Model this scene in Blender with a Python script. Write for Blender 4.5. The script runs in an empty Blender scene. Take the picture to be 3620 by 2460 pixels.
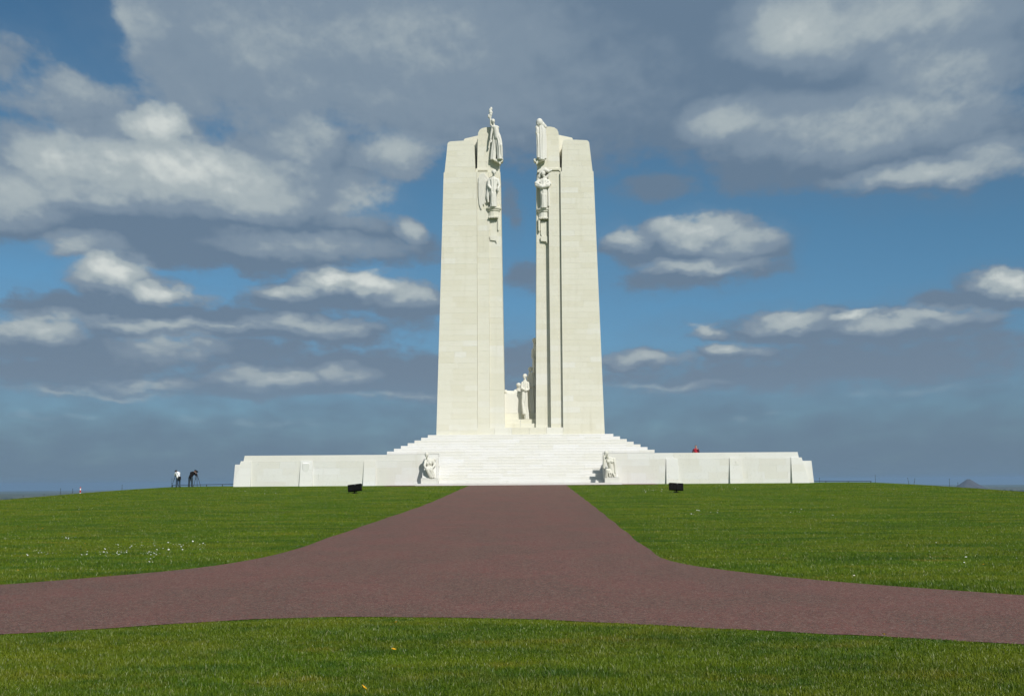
import bpy, bmesh, math, random
import numpy as np
from mathutils import Vector, Matrix
random.seed(7); RNG = np.random.default_rng(11)
scene = bpy.context.scene
COL = scene.collection

# ------------------------------------------------------------------ camera
IMW, IMH, FPX = 3620., 2460., 3881.          # photograph size and focal length in its pixels
CX, CY = IMW/2, IMH/2
_yaw, _pit, _rol = -math.atan(28/FPX), math.atan(472/FPX), math.radians(.38)
_f = np.array([math.sin(_yaw)*math.cos(_pit), math.cos(_yaw)*math.cos(_pit), math.sin(_pit)])
_r = np.cross(_f, [0, 0, 1.]); _r /= np.linalg.norm(_r); _u = np.cross(_r, _f)
_r2 = _r*math.cos(_rol) - _u*math.sin(_rol); _u2 = _u*math.cos(_rol) + _r*math.sin(_rol)
EYE = np.array([0, 0, 1.65])
cd = bpy.data.cameras.new('camera'); cam = bpy.data.objects.new('camera', cd); COL.objects.link(cam)
cd.sensor_fit = 'HORIZONTAL'; cd.sensor_width = 36; cd.lens = 36*FPX/IMW
cd.clip_start = .1; cd.clip_end = 120000
_m = Matrix([[_r2[i], _u2[i], -_f[i], EYE[i]] for i in range(3)] + [[0, 0, 0, 1]])
cam.matrix_world = _m
scene.camera = cam

def ray(px, py): return _f + _r2*(px-CX)/FPX - _u2*(py-CY)/FPX
def at(px, py, Y):
    d = ray(px, py); return EYE + d*(Y/d[1])

# ------------------------------------------------------------------ light and sky
SUN = np.array([.36, -.66, .66]); SUN = SUN/np.linalg.norm(SUN)      # towards the sun: behind the camera, to the right
ELEV = math.asin(SUN[2]); AZ = math.atan2(SUN[0], SUN[1])
sl = bpy.data.lights.new('sun', 'SUN'); sl.energy = 4.3; sl.angle = math.radians(.53); sl.color = (1, .965, .90)
so = bpy.data.objects.new('sun', sl); COL.objects.link(so)
so.rotation_euler = Vector(tuple(SUN)).to_track_quat('Z', 'Y').to_euler(); so.location = (40, -60, 90)
scene.view_settings.view_transform = 'Standard'; scene.view_settings.look = 'None'
scene.view_settings.exposure = 0; scene.view_settings.gamma = 1; scene.view_settings.use_curve_mapping = False
try:
    scene.cycles.volume_bounces = 1; scene.cycles.max_bounces = 8; scene.cycles.transparent_max_bounces = 8
    scene.cycles.use_adaptive_sampling = True; scene.cycles.adaptive_threshold = .015; scene.cycles.adaptive_min_samples = 6
except Exception: pass

def lin(r, g, b): 
    return tuple((c/255/12.92 if c/255 <= .04045 else ((c/255+.055)/1.055)**2.4) for c in (r, g, b))

class NT:
    """small helper to write node trees as expressions"""
    def __init__(s, tree): s.t = tree; s.n = tree.nodes; s.l = tree.links
    def put(s, sock, v):
        if hasattr(v, 'is_output'): s.l.new(v, sock)
        else: sock.default_value = v
    def math(s, op, a, b=None, c=None, clamp=False):
        n = s.n.new('ShaderNodeMath'); n.operation = op; n.use_clamp = clamp
        for i, v in enumerate((a, b, c)):
            if v is not None: s.put(n.inputs[i], v)
        return n.outputs[0]
    def vec(s, op, a, b=None, c=None):
        n = s.n.new('ShaderNodeVectorMath'); n.operation = op
        for i, v in enumerate((a, b, c)):
            if v is not None: s.put(n.inputs[i], v)
        return n.outputs['Value'] if op in ('DOT_PRODUCT', 'LENGTH') else n.outputs[0]
    def xyz(s, x=0, y=0, z=0):
        n = s.n.new('ShaderNodeCombineXYZ')
        for i, v in enumerate((x, y, z)): s.put(n.inputs[i], v)
        return n.outputs[0]
    def sep(s, v):
        n = s.n.new('ShaderNodeSeparateXYZ'); s.put(n.inputs[0], v); return n.outputs
    def noise(s, v, scale, detail=4, rough=.5, col=False, lac=2., dim='3D'):
        n = s.n.new('ShaderNodeTexNoise'); n.noise_dimensions = dim; s.put(n.inputs['Vector'], v)
        n.inputs['Scale'].default_value = scale; n.inputs['Detail'].default_value = detail
        n.inputs['Roughness'].default_value = rough; n.inputs['Lacunarity'].default_value = lac
        return n.outputs['Color' if col else 'Fac']
    def voro(s, v, scale, out='Color', feat='F1', rnd=1.):
        n = s.n.new('ShaderNodeTexVoronoi'); n.feature = feat; s.put(n.inputs['Vector'], v)
        n.inputs['Scale'].default_value = scale; n.inputs['Randomness'].default_value = rnd
        return n.outputs[out]
    def smooth(s, v, a, b, lo=0., hi=1.):
        n = s.n.new('ShaderNodeMapRange'); n.interpolation_type = 'SMOOTHSTEP'
        s.put(n.inputs[0], v)
        for i, q in zip((1, 2, 3, 4), (a, b, lo, hi)): s.put(n.inputs[i], q)
        return n.outputs[0]
    def lerp(s, v, a, b, lo=0., hi=1.):
        n = s.n.new('ShaderNodeMapRange'); s.put(n.inputs[0], v)
        for i, q in zip((1, 2, 3, 4), (a, b, lo, hi)): s.put(n.inputs[i], q)
        return n.outputs[0]
    def mix(s, f, a, b, mode='MIX'):
        n = s.n.new('ShaderNodeMix'); n.data_type = 'RGBA'; n.blend_type = mode
        s.put(n.inputs[0], f)
        for sock, v in ((n.inputs[6], a), (n.inputs[7], b)):
            if isinstance(v, tuple) and len(v) == 3: v = v + (1.,)
            s.put(sock, v)
        return n.outputs[2]
    def ramp(s, v, stops):
        n = s.n.new('ShaderNodeValToRGB'); s.put(n.inputs[0], v); e = n.color_ramp.elements
        while len(e) < len(stops): e.new(.5)
        for el, (p, c) in zip(e, stops): el.position = p; el.color = c + (1.,) if len(c) == 3 else c
        return n.outputs[0]

world = bpy.data.worlds.new('World'); scene.world = world; world.use_nodes = True
def build_world():
    nt = world.node_tree; nt.nodes.clear(); N = NT(nt)
    STR = .1
    tc = nt.nodes.new('ShaderNodeTexCoord').outputs['Generated']
    D = N.vec('NORMALIZE', tc)
    sky = nt.nodes.new('ShaderNodeTexSky'); sky.sky_type = 'NISHITA'; sky.sun_disc = False
    sky.sun_elevation = ELEV; sky.sun_rotation = AZ; sky.altitude = 150
    sky.air_density = 1.; sky.dust_density = .3; sky.ozone_density = 3.5
    x, y, z = N.sep(D)
    skyc = N.mix(1., sky.outputs[0], N.mix(N.smooth(z, .02, .28), (.37, .555, .70), (.44, .665, .69)), 'MULTIPLY')
    az = N.math('ARCTAN2', x, y); el = N.math('ARCSINE', z)
    P0 = N.xyz(az, el, 0.)
    # clouds seen low are seen edge on: their texture gets finer and flatter towards the horizon
    elc = N.math('MAXIMUM', el, -.05)
    v = N.math('MULTIPLY', N.math('LOGARITHM', N.math('ADD', elc, .19), math.e), .56)
    PT = N.xyz(N.math('MULTIPLY', az, N.lerp(elc, 0., .4, 1.35, 1.)), v, 0.)
    PTs = N.vec('MULTIPLY', PT, (1., 1.35, 1.))
    w1 = N.vec('SUBTRACT', N.noise(PTs, 9., 2, .5, True, dim='2D'), (.5, .5, .5))
    w2 = N.vec('SUBTRACT', N.noise(N.vec('ADD', PTs, (3.1, 1.7, 0)), 32., 5, .58, True, dim='2D'), (.5, .5, .5))
    P = N.vec('MULTIPLY_ADD', w1, (.06, .024, 0.), P0)
    P = N.vec('MULTIPLY_ADD', w2, (.020, .014, 0.), P)
    K = IMW/2324.                                   # the lists below are in pixels of a 2324 wide view
    def angles(px, py):
        d = ray(px*K, py*K); d = d/np.linalg.norm(d); return math.atan2(d[0], d[1]), math.asin(d[2])
    def field(blobs, k=.25):
        acc = None
        for (px, py, a, b, w) in blobs:
            u0, v0 = angles(px, py); ia, ib = FPX/(a*K*1.22), FPX/(b*K*1.22)
            q = N.vec('MULTIPLY_ADD', P, (ia, ib, 0.), (-u0*ia, -v0*ib, 0.))
            d = N.vec('DOT_PRODUCT', q, q)
            fv = N.math('MULTIPLY_ADD', d, -w, w)
            acc = fv if acc is None else N.math('SMOOTH_MAX', acc, fv, k)
        return N.math('MAXIMUM', acc, -1.)
    dens = [(870,110,500,185,1.),(1300,150,500,190,1.),(1800,110,500,180,1.),(2230,50,260,140,1.),(350,55,105,95,.8),(540,130,230,140,.9),
        (160,235,120,55,.7),(30,140,60,40,.45),(1150,265,330,80,.9),(1900,330,330,85,.9),(2150,330,220,95,.8),(2050,405,150,35,.7),(1600,300,170,70,.8),
        (340,325,150,80,1.),(110,410,200,110,1.),(450,420,300,115,1.),(700,390,190,115,.9),(330,500,420,75,1.),(650,520,260,75,1.),(190,560,90,32,.8),
        (500,570,330,42,.8),(800,560,150,45,.7),(890,355,85,58,.8),(940,520,42,32,.8),(960,565,75,40,.5),(270,640,105,52,1.),(390,670,75,36,.9),(150,695,130,36,.7),
        (770,660,190,48,1.),(650,685,120,38,.8),(930,690,90,46,.8),(500,735,470,40,.8),(60,755,120,38,.8),(400,805,450,38,.7),(820,830,270,40,.7),(130,850,220,36,.7),
        (640,870,320,30,.7),(1510,425,85,34,.6),(1590,545,130,58,1.),(1430,565,80,46,.9),(1710,570,85,52,.8),(1580,620,140,38,.6),(1470,645,90,26,.4),
        (2280,650,80,42,.9),(2170,685,100,28,.6),(1850,740,240,36,.8),(2050,745,170,36,.8),(1615,752,50,18,.7),(1660,800,70,26,.8),(1480,820,95,22,.7),(1950,810,330,45,.6),
        (1160,470,26,44,.5),(1190,615,50,30,.5),(1170,830,100,60,.5),(1000,880,200,40,.6),(1650,860,300,36,.5),(2150,830,200,40,.5)]
    light = [(355,280,80,46,1.15),(190,355,170,52,0.95),(430,380,220,66,1.05),(570,425,140,54,0.85),(50,430,90,55,0.65),(330,430,240,40,0.60),(300,50,110,55,0.45),
        (600,80,160,70,0.35),(900,90,260,80,0.36),(720,190,300,60,0.12),(1820,60,130,62,0.80),(2010,40,220,60,0.50),(2110,165,110,60,0.40),(1640,285,85,36,0.62),(1950,275,240,50,0.45),(2110,392,140,24,0.70),
        (2260,360,80,30,0.50),(890,345,70,46,0.58),(690,310,60,50,0.40),(830,450,80,40,0.42),(940,515,35,24,0.65),(165,560,60,18,0.50),(700,556,130,18,0.40),(160,215,90,35,0.35),
        (262,618,92,34,1.12),(392,664,62,22,1.05),(745,638,85,24,1.12),(850,638,85,24,1.12),(640,660,70,18,0.70),(925,668,55,24,0.70),(50,740,85,24,0.77),(360,738,150,10,0.59),
        (690,735,120,14,0.56),(395,790,80,24,0.59),(620,856,85,16,0.70),(350,866,80,9,0.59),(780,850,60,18,0.59),(1592,515,75,36,0.95),(1420,542,60,24,0.70),(1690,540,60,30,0.55),
        (1600,602,100,12,0.59),(2285,635,50,24,0.98),(1800,726,80,18,0.77),(1940,714,50,9,0.91),(2060,728,110,16,0.70),(1655,790,45,14,0.84),(1480,814,70,12,0.70),(1600,746,30,12,0.70),(200,885,120,7,0.56),(900,902,100,7,0.49),(1700,932,40,6,0.56),(1640,950,22,6,0.56),(2100,885,120,7,0.49),(150,952,60,6,0.42),(560,960,100,6,0.35),(1500,880,90,7,0.49)]
    Fd = field(dens); Fl = field(light, .15)
    # outside the part of the sky in the photograph the same broken cloud goes on
    PL = N.vec('MULTIPLY', PT, (1., 2.2, 1.))
    gen = N.lerp(N.noise(N.vec('ADD', PL, (7.3, 2.2, 0)), 3.2, 3, .55, dim='2D'), .3, .7, -.7, 1.45)
    genl = N.lerp(N.noise(N.vec('ADD', PL, (1.3, 9.2, 0)), 4.5, 3, .55, dim='2D'), .38, .7, -.6, .8)
    off = N.math('MAXIMUM', N.smooth(N.math('ABSOLUTE', az), .42, .62), N.smooth(el, .40, .55))
    Fd = N.math('ADD', N.math('MULTIPLY', Fd, N.math('SUBTRACT', 1., off)), N.math('MULTIPLY', gen, off))
    Fl = N.math('ADD', N.math('MULTIPLY', Fl, N.math('SUBTRACT', 1., off)), N.math('MULTIPLY', genl, off))
    # fine billow: noise, and the same noise shifted upwards, so tops are lit and undersides dark
    n1 = N.noise(PTs, 15., 6, .52, dim='2D'); n1s = N.noise(N.vec('ADD', PTs, (.004, .012, 0.)), 15., 4, .52, dim='2D')
    n2 = N.noise(N.vec('ADD', PTs, (5.5, 0, 0)), 55., 6, .65, dim='2D')
    soft = N.lerp(el, .18, .42, 1., .55)
    fn = N.math('MULTIPLY_ADD', N.math('SUBTRACT', n1, .5), .95, Fd)
    fn = N.math('MULTIPLY_ADD', N.math('SUBTRACT', n2, .5), .5, fn)
    alpha = N.smooth(fn, -.16, .50)
    veil = N.smooth(fn, -1.0, .25, 0., .16)
    alpha = N.math('MAXIMUM', alpha, veil)
    relief = N.math('MULTIPLY', N.math('SUBTRACT', n1, n1s), .95)
    lv = N.math('MULTIPLY_ADD', N.math('SUBTRACT', n1, .5), N.math('MULTIPLY', soft, .42), Fl)
    lv = N.math('MULTIPLY_ADD', N.math('SUBTRACT', n2, .5), .36, lv)
    lv = N.math('ADD', lv, N.math('MULTIPLY', relief, soft))
    lv = N.lerp(lv, -.75, 1.25)
    s = 1/STR
    def C(r, g, b): return tuple(c*s for c in lin(r, g, b))
    low = N.smooth(el, .06, .26, 1., 0.)
    cc = N.mix(N.smooth(lv, 0., .42), N.mix(low, C(103, 125, 147), C(111, 131, 151)), C(127, 145, 162))
    cc = N.mix(N.smooth(lv, .40, .72), cc, C(166, 178, 183))
    cc = N.mix(N.smooth(lv, .70, 1.), cc, C(210, 216, 213))
    # a deck of cloud far off closes the sky above the horizon; nearer clouds stand before it
    far = N.smooth(N.math('MULTIPLY_ADD', N.math('SUBTRACT', n1, .5), .08, el), .01, .17, .95, 0.)
    lowcol = N.mix(N.smooth(N.math('MULTIPLY_ADD', Fl, .26, n1), .45, .78), C(105, 126, 146), C(121, 137, 154))
    skym = N.mix(far, skyc, lowcol)
    cc = N.mix(N.smooth(el, .02, .15, .7, 0.), cc, C(120, 138, 156))
    skym = N.mix(N.math('MULTIPLY', alpha, N.smooth(el, .015, .10)), skym, cc)
    bg = nt.nodes.new('ShaderNodeBackground'); bg.inputs[1].default_value = STR
    nt.links.new(skym, bg.inputs[0])
    out = nt.nodes.new('ShaderNodeOutputWorld'); nt.links.new(bg.outputs[0], out.inputs[0])
build_world()
world.cycles.sampling_method = 'MANUAL'; world.cycles.sample_map_resolution = 256

# ------------------------------------------------------------------ helpers
def tag(o, label=None, cat=None, group=None, kind=None):
    for k, v in (('label', label), ('category', cat), ('group', group), ('kind', kind)):
        if v: o[k] = v
    return o
def empty(name, loc, label, cat, group=None, rz=0.):
    o = bpy.data.objects.new(name, None); COL.objects.link(o); o.location = loc; o.rotation_euler.z = rz
    o.empty_display_size = .2
    return tag(o, label, cat, group)
def link(name, me, mat=None, parent=None, smooth=False):
    o = bpy.data.objects.new(name, me); COL.objects.link(o)
    if mat is not None and not me.materials: me.materials.append(mat)
    if parent is not None:
        o.parent = parent
    if smooth: me.polygons.foreach_set('use_smooth', [True]*len(me.polygons))
    return o
class MB:
    """collects faces of ONE piece; coordinates are world coordinates minus org"""
    def __init__(s, org=(0, 0, 0)): s.v = []; s.f = []; s.org = np.array(org, float)
    def hexa(s, p):                       # p: bottom 4 (ccw from above) then top 4
        n = len(s.v); s.v += [tuple(np.array(q, float)-s.org) for q in p]
        s.f += [tuple(n+i for i in f) for f in ((0, 3, 2, 1), (4, 5, 6, 7), (0, 1, 5, 4), (1, 2, 6, 5), (2, 3, 7, 6), (3, 0, 4, 7))]
        return s
    def box(s, x0, x1, y0, y1, z0, z1):
        return s.hexa([(x0, y0, z0), (x1, y0, z0), (x1, y1, z0), (x0, y1, z0), (x0, y0, z1), (x1, y0, z1), (x1, y1, z1), (x0, y1, z1)])
    def prism(s, pts, y0, y1, shift=(0, 0)):        # outline in x,z extruded along y
        n = len(s.v); k = len(pts)
        s.v += [tuple(np.array((x, y0, z), float)-s.org) for x, z in pts] + [tuple(np.array((x+shift[0], y1, z+shift[1]), float)-s.org) for x, z in pts]
        s.f.append(tuple(range(n, n+k))); s.f.append(tuple(range(n+2*k-1, n+k-1, -1)))
        for i in range(k):
            j = (i+1) % k; s.f.append((n+j, n+i, n+k+i, n+k+j))
        return s
    def tube(s, pts, rad, seg=8):
        pts = [np.array(p, float)-s.org for p in pts]
        rad = [rad]*len(pts) if not hasattr(rad, '__len__') else rad
        n0 = len(s.v)
        for i, p in enumerate(pts):
            d = pts[min(i+1, len(pts)-1)]-pts[max(i-1, 0)]; d = d/(np.linalg.norm(d)+1e-9)
            a = np.cross(d, (0, 0, 1.) if abs(d[2]) < .9 else (1., 0, 0)); a /= np.linalg.norm(a); b = np.cross(d, a)
            for k in range(seg):
                t = 2*math.pi*k/seg; s.v.append(tuple(p+rad[i]*(math.cos(t)*a+math.sin(t)*b)))
        for i in range(len(pts)-1):
            for k in range(seg):
                k2 = (k+1) % seg; q = n0+i*seg
                s.f.append((q+k, q+k2, q+seg+k2, q+seg+k))
        s.f.append(tuple(n0+k for k in range(seg))[::-1]); s.f.append(tuple(n0+(len(pts)-1)*seg+k for k in range(seg)))
        return s
    def ball(s, c, r, seg=8, rings=5):
        c = np.array(c, float)-s.org; r = (r, r, r) if not hasattr(r, '__len__') else r; n0 = len(s.v)
        for i in range(rings+1):
            ph = math.pi*i/rings
            for k in range(seg):
                t = 2*math.pi*k/seg; s.v.append((c[0]+r[0]*math.sin(ph)*math.cos(t), c[1]+r[1]*math.sin(ph)*math.sin(t), c[2]+r[2]*math.cos(ph)))
        for i in range(rings):
            for k in range(seg):
                k2 = (k+1) % seg; q = n0+i*seg; s.f.append((q+k, q+seg+k, q+seg+k2, q+k2))
        return s
    def mesh(s, name):
        me = bpy.data.meshes.new(name); me.from_pydata(s.v, [], s.f); me.validate(); me.update(); return me
    def fix(s, me):
        bm = bmesh.new(); bm.from_mesh(me); bmesh.ops.remove_doubles(bm, verts=bm.verts, dist=1e-5)
        bmesh.ops.recalc_face_normals(bm, faces=bm.faces); bm.to_mesh(me); bm.free(); return me
    def build(s, name, mat, parent=None, smooth=False):
        return link(name, s.fix(s.mesh(name)), mat, parent, smooth)

MATS = {}
def mat(name, fn):
    m = bpy.data.materials.new(name); m.use_nodes = True; nt = m.node_tree; nt.nodes.clear(); N = NT(nt)
    out = nt.nodes.new('ShaderNodeOutputMaterial'); sh = fn(N, nt)
    nt.links.new(sh, out.inputs[0]); MATS[name] = m; return m
def principled(N, nt, col, rough=.8, bump=None, bstr=.3, bdist=.02, spec=.3, metal=0.):
    p = nt.nodes.new('ShaderNodeBsdfPrincipled')
    if isinstance(col, tuple) and len(col) == 3: col = col+(1.,)
    N.put(p.inputs['Base Color'], col); N.put(p.inputs['Roughness'], rough); p.inputs['Specular IOR Level'].default_value = spec
    p.inputs['Metallic'].default_value = metal
    if bump is not None:
        b = nt.nodes.new('ShaderNodeBump'); b.inputs['Strength'].default_value = bstr; b.inputs['Distance'].default_value = bdist
        nt.links.new(bump, b.inputs['Height']); nt.links.new(b.outputs[0], p.inputs['Normal'])
    return p.outputs[0]
def plain(name, col, rough=.7, spec=.3, var=.12, scale=30., metal=0.):
    def fn(N, nt):
        pos = nt.nodes.new('ShaderNodeNewGeometry').outputs['Position']
        n = N.noise(pos, scale, 4, .6)
        c = N.mix(n, tuple(v*(1-var) for v in col), tuple(min(1., v*(1+var)) for v in col))
        return principled(N, nt, c, rough, n, .15, .01, spec, metal)
    return mat(name, fn)
def stone(name, base, warm, fresh, dirt, joint=True):
    def fn(N, nt):
        pos = nt.nodes.new('ShaderNodeNewGeometry').outputs['Position']
        oi = nt.nodes.new('ShaderNodeObjectInfo'); rnd = oi.outputs['Random']
        c = N.mix(N.smooth(rnd, .25, .95), base, warm)
        r2 = N.math('FRACT', N.math('MULTIPLY', rnd, 37.7))
        c = N.mix(N.smooth(r2, .88, .96, 0., .7), c, fresh)                  # newer replacement stones
        big = N.noise(N.vec('MULTIPLY', pos, (.5, .5, .8)), .55, 4, .6)
        c = N.mix(N.smooth(big, .46, .74, 0., .62), c, warm)
        streak = N.noise(N.vec('MULTIPLY', pos, (2.2, 2.2, .16)), 1., 5, .65)  # rain streaks and stains
        c = N.mix(N.smooth(streak, .52, .80, 0., .42), c, dirt)
        fine = N.noise(pos, 9., 6, .65)
        c = N.mix(N.smooth(fine, .35, .75, 0., .16), c, dirt)
        return principled(N, nt, c, .88, N.math('ADD', fine, N.math('MULTIPLY', N.noise(pos, 2.1, 3), .6)), .22, .02, .2)
    return mat(name, fn)
stone('pylon_stone', (.69, .675, .58), (.66, .64, .53), (.72, .715, .66), (.52, .49, .37))
stone('wall_stone', (.70, .70, .675), (.67, .66, .61), (.73, .73, .72), (.57, .555, .475))
stone('step_stone', (.675, .67, .648), (.64, .632, .585), (.70, .70, .695), (.56, .545, .47))
stone('statue_stone', (.68, .67, .615), (.655, .64, .57), (.70, .69, .65), (.54, .515, .43))

# ------------------------------------------------------------------ the lie of the land
_ty = np.arange(-60, 420, .5)
_tz = np.interp(_ty, [-50, 28, 34, 44, 62.6, 78, 90, 102, 106, 112, 125, 150, 200, 400], [0, 0, .03, .14, .47, .80, 1.08, 1.37, 1.42, 1.3, .6, -1.5, -8, -45])
_tz = np.convolve(np.pad(_tz, 6, mode='edge'), np.ones(13)/13, 'valid')
def zg(X, Y):
    X = np.asarray(X, float); Y = np.asarray(Y, float); A = np.abs(X)
    fl = np.interp(A, [0, 31, 33, 36.6, 40, 42.5, 47, 55, 80, 150, 400, 1200], [0, 0, .03, .22, .48, .72, 1.28, 2.4, 7, 20, 55, 80])
    g = np.clip((Y-40)/42, 0, 1); g = g*g*(3-2*g)
    near = np.interp(Y, _ty, _tz) - g*fl
    d = np.hypot(X, Y)
    z = np.maximum(near, -78) 
    t = np.clip((d-300)/900, 0, 1); t = t*t*(3-2*t)
    z = z*(1-t) + (-80.)*t
    z = z + t*np.clip((d-1200)/4000, 0, 1)*(6*np.sin(X/2100+1.3)*np.cos(Y/2600) + 3*np.sin(X/900+Y/1300))
    return z - d*d/(2*6.371e6)
def ground_at(px, py):
    d = ray(px, py); Ys = np.arange(3, 130, .02); P = EYE[None]+d[None]*(Ys/d[1])[:, None]
    i = np.argmax(P[:, 2] <= zg(P[:, 0], P[:, 1])); return P[i]

def axis(fine0, fine1, step, far0, far1, g=1.22):
    a = list(np.arange(fine0, fine1+1e-6, step)); s = step
    while a[-1] < far1: s *= g; a.append(a[-1]+s)
    s = step; b = []
    x = a[0]
    while x > far0: s *= g; x -= s; b.append(x)
    return np.array(b[::-1]+a)
def grid_mesh(name, xs, ys, zf):
    X, Y = np.meshgrid(xs, ys); Z = zf(X, Y); nx, ny = len(xs), len(ys)
    V = np.stack([X, Y, Z], -1).reshape(-1, 3)
    i = np.arange(nx*ny).reshape(ny, nx)
    F = np.stack([i[:-1, :-1], i[:-1, 1:], i[1:, 1:], i[1:, :-1]], -1).reshape(-1, 4)
    me = bpy.data.meshes.new(name); me.vertices.add(len(V)); me.vertices.foreach_set('co', V.ravel())
    me.loops.add(F.size); me.loops.foreach_set('vertex_index', F.ravel().astype(np.int32))
    me.polygons.add(len(F)); me.polygons.foreach_set('loop_start', np.arange(0, F.size, 4, dtype=np.int32))
    me.update(); me.validate(); return me

def lawn_colour(N, nt, pos):
    flat = N.vec('MULTIPLY', pos, (1., 1., 0.))
    a = N.noise(flat, .22, 4, .6); b = N.noise(N.vec('MULTIPLY', flat, (.6, 1.7, 1.)), .9, 5, .65); c = N.noise(flat, 6., 5, .7)
    mow = N.noise(N.vec('MULTIPLY', flat, (.08, 1., 1.)), .55, 2, .5)      # faint mowing bands
    col = N.mix(N.smooth(b, .36, .64), (.044, .092, .010), (.096, .142, .013))
    col = N.mix(N.smooth(a, .42, .66, 0., .75), col, (.125, .150, .012))
    col = N.mix(N.smooth(mow, .40, .62, 0., .45), col, (.040, .084, .010))
    col = N.mix(N.smooth(c, .50, .76, 0., .55), col, (.026, .058, .008))
    yel = N.noise(N.vec('ADD', N.vec('MULTIPLY', flat, (.7, 1.3, 1.)), (41., 7., 0.)), .8, 5, .7)
    col = N.mix(1., col, (1.08, 1.20, .52), 'MULTIPLY')
    band = N.noise(N.vec('ADD', N.vec('MULTIPLY', flat, (.16, .55, 1.)), (3., 12., 0.)), 1., 4, .6)
    col = N.mix(N.smooth(band, .44, .62, 0., .6), col, (.122, .160, .010))
    band2 = N.noise(N.vec('ADD', N.vec('MULTIPLY', flat, (.20, .7, 1.)), (23., 2., 0.)), 1., 4, .6)
    col = N.mix(N.smooth(band2, .50, .66, 0., .65), col, (.034, .088, .007))
    col = N.mix(N.smooth(yel, .54, .72, 0., .8), col, (.175, .160, .018))
    return col, b, c
def m_ground(N, nt):
    pos = nt.nodes.new('ShaderNodeNewGeometry').outputs['Position']
    col, b, c = lawn_colour(N, nt, pos)
    flat = N.vec('MULTIPLY', pos, (1., 1., 0.))
    d = N.vec('LENGTH', flat)
    # fields of the far plain
    wv = N.vec('MULTIPLY_ADD', N.noise(flat, .0009, 3, .5, True), (700., 700., 0.), flat)
    cell = N.sep(N.voro(wv, .0022, 'Color', 'F1'))
    fld = N.ramp(cell[0], [(0., (.055, .085, .022)), (.3, (.085, .10, .035)), (.5, (.16, .13, .075)), (.65, (.05, .07, .02)), (.8, (.20, .17, .10)), (1., (.07, .12, .02))])
    wood = N.smooth(N.noise(flat, .0016, 5, .62), .53, .60)
    fld = N.mix(wood, fld, (.022, .032, .014))
    mid = N.mix(N.noise(flat, .03, 5, .6), (.035, .06, .012), (.07, .095, .02))
    fld = N.mix(N.smooth(d, 700., 1500.), mid, fld)
    col = N.mix(N.smooth(d, 130., 260.), col, fld)
    bh = N.math('ADD', N.math('MULTIPLY', N.noise(flat, 26., 5, .75), .8), c)
    return principled(N, nt, col, .95, bh, .75, .09, .08)
mat('ground', m_ground)
xs = axis(-62, 62, 1.0, -48000, 48000); ys = axis(-6, 132, .8, -3000, 48000)
g = link('ground', grid_mesh('ground', xs, ys, zg), MATS['ground'], None, True); tag(g, kind='structure')

# ------------------------------------------------------------------ the red asphalt drive
LE = [(1645, 1722), (1500, 1785), (1325, 1845), (1150, 1905), (1000, 1955), (850, 1985), (650, 2013), (350, 2040), (0, 2068)]
RE = [(2010, 1722), (2100, 1790), (2200, 1870), (2290, 1940), (2380, 1985), (2600, 2020), (3000, 2060), (3620, 2105)]
NE = [(0, 2245), (350, 2225), (700, 2200), (1100, 2183), (1400, 2182), (1900, 2190), (2200, 2205), (2700, 2230), (3200, 2255), (3620, 2280)]
def spline(P, n=6):
    P = np.array(P, float); Q = np.vstack([2*P[0]-P[1], P, 2*P[-1]-P[-2]]); out = []
    for i in range(1, len(Q)-2):
        for t in np.arange(n)/n:
            out.append(.5*((2*Q[i])+(-Q[i-1]+Q[i+1])*t+(2*Q[i-1]-5*Q[i]+4*Q[i+1]-Q[i+2])*t*t+(-Q[i-1]+3*Q[i]-3*Q[i+1]+Q[i+2])*t**3))
    return np.array(out+[Q[-2]])
L3, R3, N3 = [np.array([ground_at(*p)[:2] for p in spline(E)]) for E in (LE, RE, NE)]
def extend(a, dx, slope): e = a[-1]+np.array([dx, slope*abs(dx)]); return np.vstack([a, e])
YS = 22.4                                     # drive above this, cross road below
lY = L3[L3[:, 1] > YS-.5]; rY = R3[R3[:, 1] > YS-.5]
def xl(Y): return np.interp(Y, lY[::-1, 1], lY[::-1, 0], right=-4.72)
def xr(Y): return np.interp(Y, rY[::-1, 1], rY[::-1, 0], right=4.05)
lc = np.vstack([[-90, 6.], [-40, 10.8], [-20, 14.9], L3[::-1][:, :]]); lc = lc[lc[:, 1] <= YS+.5]
rc = np.vstack([R3, [14, 12.2], [30, 6.], [70, -6.]]); rc = rc[rc[:, 1] <= YS+.7]
def smooth_interp(x, xp, fp, w):
    return sum(np.interp(x+o, xp, fp) for o in np.linspace(-w, w, 9))/9
XL0, XR0 = float(xl(YS)), float(xr(YS))
# far edge of the cross road as Y(X)
ol = np.argsort(lc[:, 0]); orr = np.argsort(rc[:, 0])
def yfar(X):
    X = np.asarray(X, float); a = np.interp(X, lc[ol, 0], lc[ol, 1], right=YS); b = np.interp(X, rc[orr, 0], rc[orr, 1], left=YS)
    return np.where(X < XL0, np.minimum(a, YS), np.where(X > XR0, np.minimum(b, YS), YS))
nc = np.vstack([[-90, -2.], [-40, 5.], [-15, 9.9], N3, [10, 9.2], [30, 0.5], [70, -12.]])
def ynear(X): return smooth_interp(np.asarray(X, float), nc[:, 0], nc[:, 1], .5)
def on_road(X, Y, m=0.):
    X = np.asarray(X); Y = np.asarray(Y)
    cross = (Y > ynear(X)+m) & (Y < yfar(X)-m) & (Y <= YS)
    drive = (Y > YS) & (X > xl(Y)+m) & (X < xr(Y)-m)
    apron = (Y > 99.2) & (np.abs(X) < 12.5)
    return cross | drive | apron
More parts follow.
